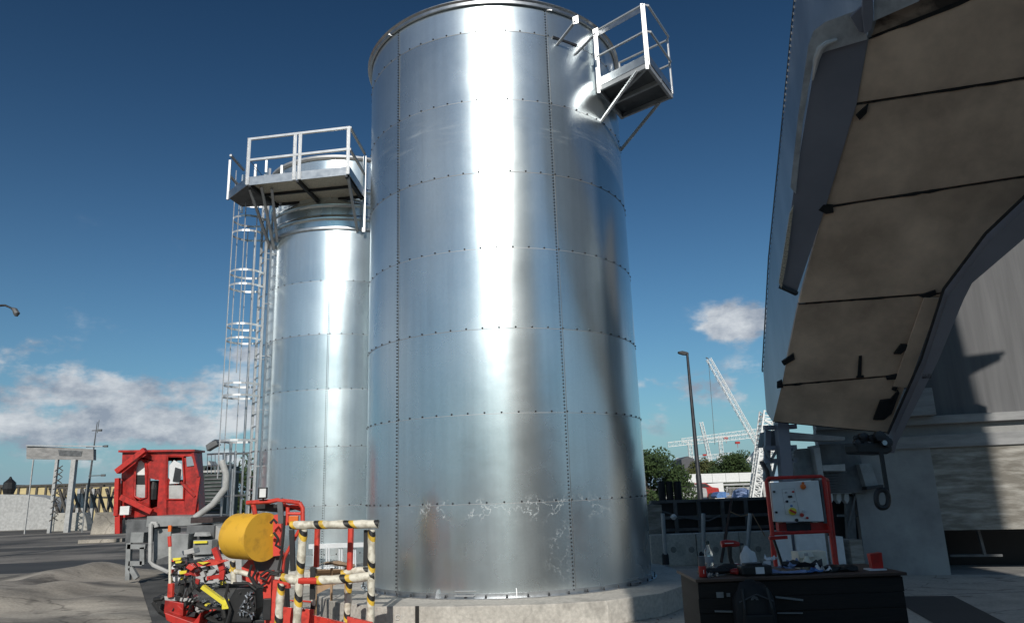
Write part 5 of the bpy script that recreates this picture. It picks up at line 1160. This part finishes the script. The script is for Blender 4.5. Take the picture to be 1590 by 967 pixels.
mb.build('edge_bolts',M_['grey_dark'],root)
# outward box along the upper side: dark sloping soffit, light face, rounded bright flange
Q=lambda x,y,o=0: onplane(x,y,pa+bn*(.03+o),bn)
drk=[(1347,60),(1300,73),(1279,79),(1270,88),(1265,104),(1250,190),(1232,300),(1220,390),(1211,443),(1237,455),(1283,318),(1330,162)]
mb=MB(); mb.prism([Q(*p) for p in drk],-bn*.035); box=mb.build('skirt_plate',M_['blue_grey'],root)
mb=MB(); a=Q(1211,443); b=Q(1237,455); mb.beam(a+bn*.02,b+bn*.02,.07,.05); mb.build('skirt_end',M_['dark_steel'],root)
flo=[(1236,300),(1247,190),(1262,100),(1271,86),(1285,79),(1347,61)]; flo=[(x,y) for x,y in flo]
fhi=[(1228,290),(1240,180),(1256,70),(1264,48),(1282,34),(1342,12)]
mb=MB()
for i in range(len(flo)-1): mb.prism([Q(*flo[i],.01),Q(*flo[i+1],.01),Q(*fhi[i+1],.02),Q(*fhi[i],.02)],bn*.02+V((-.01,0,0)))
mb.build('rim_flange',M_['hopper_flange'],root,smooth=False)
mb=MB(); mb.tube([Q(x,y,.05) for x,y in ((1300,62),(1283,68),(1274,76),(1268,92),(1262,125))],[.02,.035,.045,.04,.01],8); mb.build('rim_weld',M_['steel_bright'],root,smooth=True)
mb=MB(); mb.prism([Q(x,y,.05) for x,y in ((1337,-20),(1352,-20),(1355,18),(1352,45),(1341,52),(1337,20))],bn*.06); mb.prism([Q(x,y,.03) for x,y in ((1319,25),(1337,8),(1340,50),(1332,48))],bn*.05); mb.build('rib',M_['blue_grey'],root,bevel=.01)
mb=MB(); mb.prism([Q(x,y,.03) for x,y in ((1356,-60),(1560,-140),(1425,2),(1356,32))],bn*.03); mb.build('upper_flange',M_['hopper_flange'],root)
# vertical light face of the outward box above the skirt: from skirt's left edge straight up
mb=MB(); mb.prism([Q(*p,.04) for p in ((1232,318),(1226,330),(1209,438),(1213,448),(1222,402))],bn*.02); mb.build('mesh_guard',M_['grating'],root)
# drive gear and the slotted hanging link
root=thing('drive_unit','oily black drive unit bolted under the bottom corner of the hopper','drive unit',P(1358,705,11.8))
D2=lambda x,y,dy=0: P(x,y,11.8+dy)
mb=MB(); mb.prism([D2(x,y) for x,y in ((1328,688),(1384,686),(1387,700),(1378,705),(1332,703))],(0,.45,0)); mb.build('housing',M_['black'],root,bevel=.03)
mb=MB(); random.seed(5)
for i in range(16):
    x=random.uniform(1330,1380); y=random.uniform(676,692); rr=random.uniform(.03,.085); mb.lathe(D2(x,y,-.05+random.random()*.2),[(rr*.4,-.05),(rr,-.04),(rr,.05),(rr*.4,.06)],9,'Y')
mb.build('gears',M_['dark_steel'],root,smooth=True)
mb=MB(); mb.lathe(D2(1374,687,-.12),[(.015,0),(.04,0),(.04,.05)],9,'Y'); mb.build('bolt_head',M_['steel'],root)
root=thing('hanging_link','black hanging rod ending in an oval slotted link in front of the concrete store','lifting link',P(1370,792,11.7))
mb=MB(); mb.beam(P(1368,702,11.7),P(1378,765,11.7),.055,.04,up=(0,1,0)); mb.build('rod',M_['black'],root)
mb=MB(); L_=[]
for i in range(25):
    a=2*math.pi*i/24; x=1370+9.5*math.copysign(abs(math.cos(a))**.8,math.cos(a)); y=774+14*math.copysign(abs(math.sin(a))**.9,math.sin(a)); L_.append(P(x+ (y-774)*.05,y,11.7))
mb.tube(L_,.04,8); mb.build('link_eye',M_['black'],root,smooth=True)

# ================================================================== CONTROL PANEL ON RED STAND
Yp=9.0; p_=lambda x,y,dy=0: P(x,y,Yp+dy)
root=thing('control_panel','white control cabinet with knobs on a red tubular stand behind the workbench','control panel',V((p_(1243,850).x,Yp,0)))
mb=MB()
for top,bot in (((1190,746),(1203,862)),((1279,742),(1297,880))):
    a=p_(*top); b=p_(*bot); d=(b-a)/(a.z-b.z); mb.tube([a,b,b+d*b.z*1.0],.025,8)
mb.tube([p_(1198,828),p_(1293,824)],.02,8); mb.tube([p_(1190,746),p_(1193,742),p_(1275,739),p_(1279,742)],.02,8); mb.tube([p_(1197,830),p_(1200,865)],.018,8)
a=p_(1285,745,.35); b=p_(1299,870,.35); mb.tube([a,b,V((b.x+.05,b.y,0))],.022,8); mb.tube([p_(1279,742),a],.02,8)
mb.build('stand',M_['red_paint'],root,smooth=True)
mb=MB(); mb.prism([p_(x,y,-.03) for x,y in ((1196.5,749),(1271,745.5),(1280,809),(1203,809.5))],(0,.22,0)); cab=mb.build('cabinet',M_['white_paint'],root,bevel=.006)
mb=MB(); mb.prism([p_(x,y,.0) for x,y in ((1273,745),(1280,744),(1289,812),(1281,812))],(0,.2,0)); mb.build('cabinet_side',M_['grey_dark'],root)
def knob(x,y,r,m,name='knob'):
    mb=MB(); mb.lathe(p_(x,y,-.045),[(r*.3,-.012),(r,-.01),(r,.014)],14,'Y'); return mb.build(name,M_[m],cab,smooth=True)
for x,y in ((1202,763),(1205.5,795)): knob(x,y,.013,'black','lock')
for x,y,r,m in ((1220.5,764,.011,'grey_light'),(1231.5,763,.011,'red_paint'),(1222,778,.013,'dark_steel'),(1229,785,.012,'blue_tarp'),(1233.5,778,.008,'grey_light'),(1245,799,.022,'red_bright'),(1253.5,803.5,.013,'red_dirty'),(1248,793,.015,'foam'),(1237,807,.018,'black')): knob(x,y,r,m)
mb=MB(); mb.box(p_(1226.8,770.5,-.04),(.045,.015,.022)); mb.build('switch',M_['black'],cab)
mb=MB(); mb.lathe(p_(1231,793.5,-.06),[(.012,-.015),(.042,-.01),(.042,.025)],18,'Y'); k_=mb.build('isolator_switch',M_['hi_yellow'],cab)
mb=MB(); mb.box(p_(1231,793.5,-.09),(.075,.02,.022),Matrix.Rotation(.5,3,'Y')); mb.build('handle',M_['red_bright'],k_)
mb=MB(); mb.lathe(p_(1247,755,-.045),[(.01,-.02),(.03,-.015),(.034,.0),(.03,.02)],12,'Y'); mb.lathe(p_(1247,750,-.045),[(.01,-.015),(.017,0),(.01,.02)],10,'Y'); mb.build('beacon',M_['orange_glow'],cab,smooth=True)
mb=MB()
for a,b in (((1214,759),(1233,758)),((1233,758),(1242,799)),((1214,759),(1220,798)),((1220,798),(1242,799))): mb.beam(p_(*a,-.034),p_(*b,-.034),.002,.002)
mb.build('engraved_line',M_['grey_paint'],cab)
mb=MB(); mb.box(p_(1213,817,.1),(.09,.1,.1)); mb.build('red_bracket',M_['red_dirty'],root); mb=MB(); mb.box(p_(1270,817,.1),(.2,.1,.1)); mb.build('red_bracket',M_['red_dirty'],root); mb=MB(); mb.box(p_(1240,817,.1),(.32,.08,.09)); mb.build('tray',M_['dark_steel'],root)
mb=MB(); mb.tube([p_(1183,718,.4),p_(1191,732,.2),p_(1193,745,.05)],.03,8); mb.build('cable_duct',M_['black'],root)

# ================================================================== WORKBENCH
ZT=.92; 
c0=G(1082,893,ZT); c1=G(1404,893,ZT); yf=6.62; x0=P(1081,893,yf).x; x1=P(1403,890,yf).x; ZT=P(1240,893,yf).z
root=thing('workbench','dark wooden workbench chest covered in tools at the bottom right','workbench',((x0+x1)/2,yf+.35,0))
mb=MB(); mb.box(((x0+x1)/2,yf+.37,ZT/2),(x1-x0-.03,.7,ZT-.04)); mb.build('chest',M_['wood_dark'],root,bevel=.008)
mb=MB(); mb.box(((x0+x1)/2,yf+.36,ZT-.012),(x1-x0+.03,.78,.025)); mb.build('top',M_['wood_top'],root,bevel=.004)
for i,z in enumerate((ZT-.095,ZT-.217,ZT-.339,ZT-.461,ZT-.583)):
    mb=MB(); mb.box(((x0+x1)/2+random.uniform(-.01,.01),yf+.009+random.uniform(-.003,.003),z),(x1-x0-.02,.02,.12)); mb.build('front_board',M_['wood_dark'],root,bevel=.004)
mb=MB(); mb.beam(P(1110,948,yf-.02),P(1147,949,yf-.02),.012,.015); mb.beam(P(1204,926,yf-.02),P(1247,931,yf-.02),.01,.016); mb.beam(P(1207,951,yf-.02),P(1246,951,yf-.02),.01,.01); mb.build('handle',M_['grey_paint'],root)
mb=MB(); mb.box(P(1118,923,yf-.012),(.06,.006,.045)); mb.box(P(1131,923,yf-.012),(.03,.006,.03)); mb.build('worn_sticker',M_['grey_paint'],root)
def W(px,Yo=0.25): # x on bench at depth
    return P(px,880,yf+Yo).x
zt=ZT+.003
# clear bottle with green cap
x=W(1102,.35); y=yf+.35; root=thing('bottle','clear plastic bottle with a green cap on the left of the workbench','bottle',(x,y,zt))
mb=MB(); mb.lathe((x,y,zt),[(.03,0),(.04,.01),(.04,.07),(.037,.09),(.04,.11),(.04,.16),(.034,.20),(.016,.235),(.014,.25)],20); mb.build('body',M_['clear_plastic'],root,smooth=True)
mb=MB(); mb.lathe((x,y,zt+.248),[(.017,0),(.017,.028),(.013,.032)],14); mb.build('cap',M_['dark_green'],root,smooth=True)
mb=MB(); mb.lathe((x,y,zt+.095),[(.0405,0),(.0405,.055)],20); mb.build('paper_label',M_['skyglass'],root,smooth=True)
# red and silver can
x=W(1090,.12); y=yf+.12; root=thing('spray_can','red and grey can at the left front corner of the workbench','can',(x,y,zt))
mb=MB(); mb.lathe((x,y,zt),[(.03,0),(.032,.005),(.032,.09)],18); mb.build('body',M_['red_paint'],root,smooth=True)
mb=MB(); mb.lathe((x,y,zt+.091),[(.031,0),(.031,.075),(.028,.08)],18); mb.build('upper_sleeve',M_['grey_dark'],root,smooth=True)
mb=MB(); mb.box((x+.004,y-.032,zt+.045),(.005,.003,.03)); mb.build('mark',M_['white_paint'],root)
# cordless drill standing on its battery
x=W(1136,.45); y=yf+.45; root=thing('cordless_drill','dark red cordless drill standing upright on its battery','drill',(x,y,zt))
mb=MB(); mb.tube([(x-.075,y,zt+.24),(x-.03,y,zt+.245),(x+.05,y,zt+.24),(x+.09,y,zt+.235)],[.03,.033,.03,.018],12); mb.build('motor_body',M_['red_dirty'],root,smooth=True)
mb=MB(); mb.tube([(x+.0,y,zt+.22),(x-.005,y,zt+.12),(x+.01,y,zt+.06)],[.024,.018,.022],10); mb.build('grip',M_['black'],root,smooth=True)
mb=MB(); mb.box((x+.01,y,zt+.035),(.12,.075,.065)); mb.build('battery',M_['red_dirty'],root,bevel=.008)
mb=MB(); mb.tube([(x+.09,y,zt+.235),(x+.13,y,zt+.233)],[.014,.008],8); mb.build('chuck',M_['dark_steel'],root,smooth=True)
mb=MB(); mb.box((x-.01,y-.034,zt+.248),(.08,.003,.006)); mb.build('stripe',M_['white_paint'],root)
# second tool lying down
def lying(px,Yo,l,r,m,lab,name,cat,ang=.3,h=.05):
    x=W(px,Yo); y=yf+Yo; mb=MB(); d=V((math.cos(ang),math.sin(ang),0))
    p=V((x,y,zt+r)); mb.tube([p-d*l/2,p-d*l*.2,p+d*l*.15,p+d*l/2],[r*.6,r,r*.85,r*.4],10); mb.tube([p-d*l*.1,p-d*l*.22+V((0,-.05,-r*.2))],[r*.55,r*.5],8); mb.build
    return tag(mb.build(name,M_[m],smooth=True),lab,cat)
lying(1112,.22,.34,.032,'black','long black power tool lying behind the red can','power_tool','tool',.1)
lying(1133,.30,.26,.045,'rubber','black hand grinder lying in front of the upright drill','grinder','tool',.5)
lying(1146,.18,.14,.028,'red_dirty','dark red tool body lying left of the black case','tool_body','tool',.0)
mb=MB(); random.seed(11)
for i in range(26):
    x=W(1104,.1)+random.uniform(-.045,.06); y=yf+.1+random.uniform(-.04,.05); mb.lathe((x,y,zt+random.uniform(0,.02)),[(.004,0),(.007,.0),(.007,.012),(.003,.03)],6,Matrix.Rotation(random.uniform(0,3),3,'X'))
tag(mb.build('bolt_pile',M_['steel']),'small heap of loose silver bolts beside the red can','bolts',kind='stuff')
# foam block / bag
x=W(1163,.4); y=yf+.4
root=thing('plastic_bag','crumpled white plastic bag standing behind the black case','bag',(x,y,zt))
def blob(c,r,seed,amp=.25,m='foam',name='body',par=None,flat=0):
    bm=bmesh.new(); bmesh.ops.create_icosphere(bm,subdivisions=3,radius=1)
    for v in bm.verts:
        n=mnoise.noise(v.co*1.7+V((seed,0,0)))*amp+mnoise.noise(v.co*5+V((0,seed,0)))*amp*.4; v.co=V((v.co.x*r[0],v.co.y*r[1],v.co.z*r[2]))*(1+n)+V(c)
        if v.co.z<flat: v.co.z=flat
    mb=MB(); idx={v:i for i,v in enumerate(bm.verts)}; mb.v=[v.co.copy() for v in bm.verts]; mb.f=[tuple(idx[v] for v in f.verts) for f in bm.faces]; bm.free()
    return mb.build(name,M_[m],par,smooth=True)
blob((x,y,zt+.1),(.075,.06,.11),1.3,par=root,flat=zt); blob((x+.035,y-.07,zt+.05),(.045,.03,.045),4.2,.15,par=root,name='fold',flat=zt)
# black case with label
x=W(1172,.12); y=yf+.14; root=thing('battery_charger','black rounded case with a white label at the front of the workbench','case',(x,y,zt))
mb=MB(); mb.box((x,y,zt+.042),(.27,.15,.084)); mb.build('case',M_['black'],root,bevel=.018)
mb=MB(); mb.box((x+.025,y-.0765,zt+.042),(.075,.003,.055)); mb.build('paper_label',M_['paper'],root)
mb=MB(); mb.beam((x-.09,y,zt+.086),(x+.06,y,zt+.092),.1,.02); mb.build('carry_handle',M_['black'],root,bevel=.006)
# papers, cloths, cardboard
def sheet_item(px,Yo,w_,d,ang,m,lab,name='paper_sheet',cat='paper',z=0,curl=.0):
    x=W(px,Yo); y=yf+Yo; mb=MB(); n=8; ca,sa=math.cos(ang),math.sin(ang); vs=[]
    for j in range(n):
        for i in range(n):
            u=(i/(n-1)-.5)*w_; v=(j/(n-1)-.5)*d; h=.003+curl*max(0,mnoise.noise(V((i*.45,j*.45,px*.1))))+z
            vs.append(V((x+u*ca-v*sa,y+u*sa+v*ca,zt+h)))
    mb.add(vs,[(j*n+i,j*n+i+1,(j+1)*n+i+1,(j+1)*n+i) for j in range(n-1) for i in range(n-1)]); mb.add([v-V((0,0,.0025)) for v in vs],[(j*n+i,(j+1)*n+i,(j+1)*n+i+1,j*n+i+1) for j in range(n-1) for i in range(n-1)])
    return tag(mb.build(name,M_[m]),lab,cat)
sheet_item(1212,.2,.26,.2,.05,'paper','white paper drawing lying flat in the middle of the bench',z=0,curl=.02)
sheet_item(1222,.1,.3,.12,-.1,'blue_paper','pale blue paper lying at the front edge of the bench',z=.012,curl=.05)
sheet_item(1228,.33,.2,.14,.3,'blue_paper','crumpled dark blue cloth behind the papers','cloth','cloth',z=.03,curl=.14)
sheet_item(1260,.14,.16,.12,.2,'blue_tarp','blue plastic packet near the middle front of the bench','packet','packet',z=.01,curl=.07)
sheet_item(1246,.26,.34,.1,-.35,'black','black glove lying across the papers','glove','glove',z=.04,curl=.1)
x=W(1258,.5); y=yf+.5; mb=MB(); mb.box((x,y,zt+.075),(.26,.16,.15),.05); root=thing('carton','open pale cardboard carton at the back of the workbench','box',(x,y,zt)); mb.build('box_body',M_['cream'],root,bevel=.003)
mb=MB(); mb.prism([(x-.13,y-.085,zt+.15),(x+.0,y-.08,zt+.15),(x+.0,y-.13,zt+.11),(x-.13,y-.13,zt+.1)],(0,0,.003)); mb.build('flap',M_['cream'],root)
x=W(1254,.36); y=yf+.36; root=thing('spray_bottle','small white bottle standing in front of the cardboard carton','bottle',(x,y,zt)); mb=MB(); mb.lathe((x,y,zt),[(.035,0),(.04,.01),(.04,.07),(.02,.1),(.014,.12)],14); mb.build('body',M_['cream'],root,smooth=True); mb=MB(); mb.lathe((x,y,zt+.12),[(.016,0),(.016,.025)],12); mb.build('cap',M_['grey_light'],root,smooth=True)
x=W(1192,.3); y=yf+.3; root=thing('cup','small crumpled white cup right of the black case','cup',(x,y,zt)); mb=MB(); mb.lathe((x,y,zt),[(.02,0),(.022,.005),(.033,.09),(.031,.09),(.02,.01)],14); mb.build('body',M_['paper'],root,smooth=True)
sheet_item(1199,.42,.12,.06,.5,'paper','curled paper scrap standing up behind the white cup',z=.09,curl=.08)
sheet_item(1278,.16,.11,.09,.2,'paper','white packet right of the open carton',z=.01,curl=.1)
mb=MB(); x=W(1266,.3); mb.lathe((x,yf+.3,zt),[(.03,0),(.032,.05),(.02,.07)],12); tag(mb.build('tape_roll',M_['red_dirty'],smooth=True),'dark red tape roll beside the white bottle','tape')
# folding saw / stand arm
x=W(1212,.6); y=yf+.62; root=thing('bench_vice','black and red bar clamp standing at the back of the bench','clamp',(x,y,zt)); mb=MB(); mb.beam((x-.03,y,zt+.26),(x+.03,y,zt+.0),.03,.02); mb.build('bar',M_['black'],root); mb=MB(); mb.beam((x-.07,y,zt+.265),(x+.1,y,zt+.27),.035,.03); mb.build('jaw',M_['red_dirty'],root)
# rag heap right
for px,s,lab,m in ((1290,3.3,'dark rag heaped right of the blue packet','black'),(1316,5.1,'small black rag near the right end of the bench','rubber')):
    x=W(px,.2); o=blob((x,yf+.2,zt+.02),(.09,.07,.035),s,.3,m,'rag',None,zt); tag(o,lab,'rag')
# red box on a white pad
x=W(1361,.2); y=yf+.2; root=thing('red_holder','red tapered plastic holder on a white pad at the right end of the bench','holder',(x,y,zt))
mb=MB(); vs=[(x-.048,y-.03,zt+.012),(x+.048,y-.03,zt+.012),(x+.048,y+.03,zt+.012),(x-.048,y+.03,zt+.012),(x-.055,y-.035,zt+.135),(x+.05,y-.035,zt+.145),(x+.05,y+.035,zt+.145),(x-.055,y+.035,zt+.135)]
mb.add(vs,[(0,1,2,3),(7,6,5,4),(0,4,5,1),(1,5,6,2),(2,6,7,3),(3,7,4,0)]); mb.build('body',M_['red_paint'],root,bevel=.004)
mb=MB(); mb.box((x-.02,y-.01,zt+.006),(.15,.12,.012)); mb.build('pad',M_['paper'],root)
# rucksack hanging on the bench front
x=P(1168,935,yf-.1).x; root=thing('rucksack','black rucksack hanging on the front of the workbench','rucksack',(x,yf-.12,P(1168,985,yf-.1).z))
zc=P(1168,950,yf-.1).z
o=blob((x,yf-.13,zc-.02),(.19,.10,.27),7.7,.16,'barrel_black','body',root,-10)
for v in o.data.vertices:
    co=v.co; co.y=max(-.0-.11,min(.11,co.y)) ; co.x=max(-.165,min(.165,co.x*1.05))
mb=MB(); mb.box((x,yf-.245,zc-.10),(.24,.05,.22)); mb.build('front_pocket',M_['barrel_black'],root,bevel=.02)
mb=MB(); mb.tube([(x-.14,yf-.22,zc+.1),(x,yf-.245,zc+.16),(x+.14,yf-.22,zc+.1)],.006,6); mb.build('zip',M_['grey_dark'],root)
for sx in (-.1,.1): mb=MB(); mb.tube([(x+sx,yf-.2,zc+.2),(x+sx*1.1,yf-.25,zc+.05),(x+sx*1.3,yf-.24,zc-.2)],.012,6); mb.build('strap',M_['black'],root)
mb=MB(); zz=P(1168,912,yf-.1).z; mb.tube([(x-.05,yf-.1,zz-.03),(x-.03,yf-.08,zz+.06),(x+.03,yf-.08,zz+.06),(x+.05,yf-.1,zz-.03)],.01,6); mb.build('handle',M_['black'],root,smooth=True)
mb=MB(); c=P(1172,931,yf-.25)
for rr in (.028,.021,.014): mb.tube([c+V((rr*math.cos(R(a))-.0,0,rr*math.sin(R(a)))) for a in range(0,181,20)][:],.0018,5)
mb.build('emblem',M_['grey_paint'],root)

# ================================================================== OUTSIDE THE FRAME: unseen tower added behind the camera to shade the right of the yard
root=thing('shade_tower','tall plain tower added behind the viewer to shade the yard, out of frame','tower',(4.68,-6,0))
mb=MB(); mb.box((4.4,-6,11),(6.9,6,9)); mb.build('upper_block',M_['white_paint'],root)
mb=MB()
for x in (1.75,7.6):
    for y in (-3.2,-8.8): mb.box((x,y,3.25),(.35,.35,6.5))
mb.build('leg',M_['grey_dark'],root)
mb=MB(); mb.box((4.68,-6,3.25),(5.4,5,6.4)); mb.build('lower_block',M_['grey_dark'],root)
mb=MB(); mb.box((-16,-34,2.4),(26,6,4.8)); tag(mb.build('reflected_block',M_['grey_light']),'long low grey block added behind the viewer for silo reflections, out of frame','building')  # unseen block added for the silo to reflect
mb=MB(); mb.box((24,-30,4),(22,8,8)); tag(mb.build('reflected_hall',M_['grey_dark']),'dark block added behind the viewer on the right for silo reflections, out of frame','building')  # unseen, added to darken what the silo mirrors
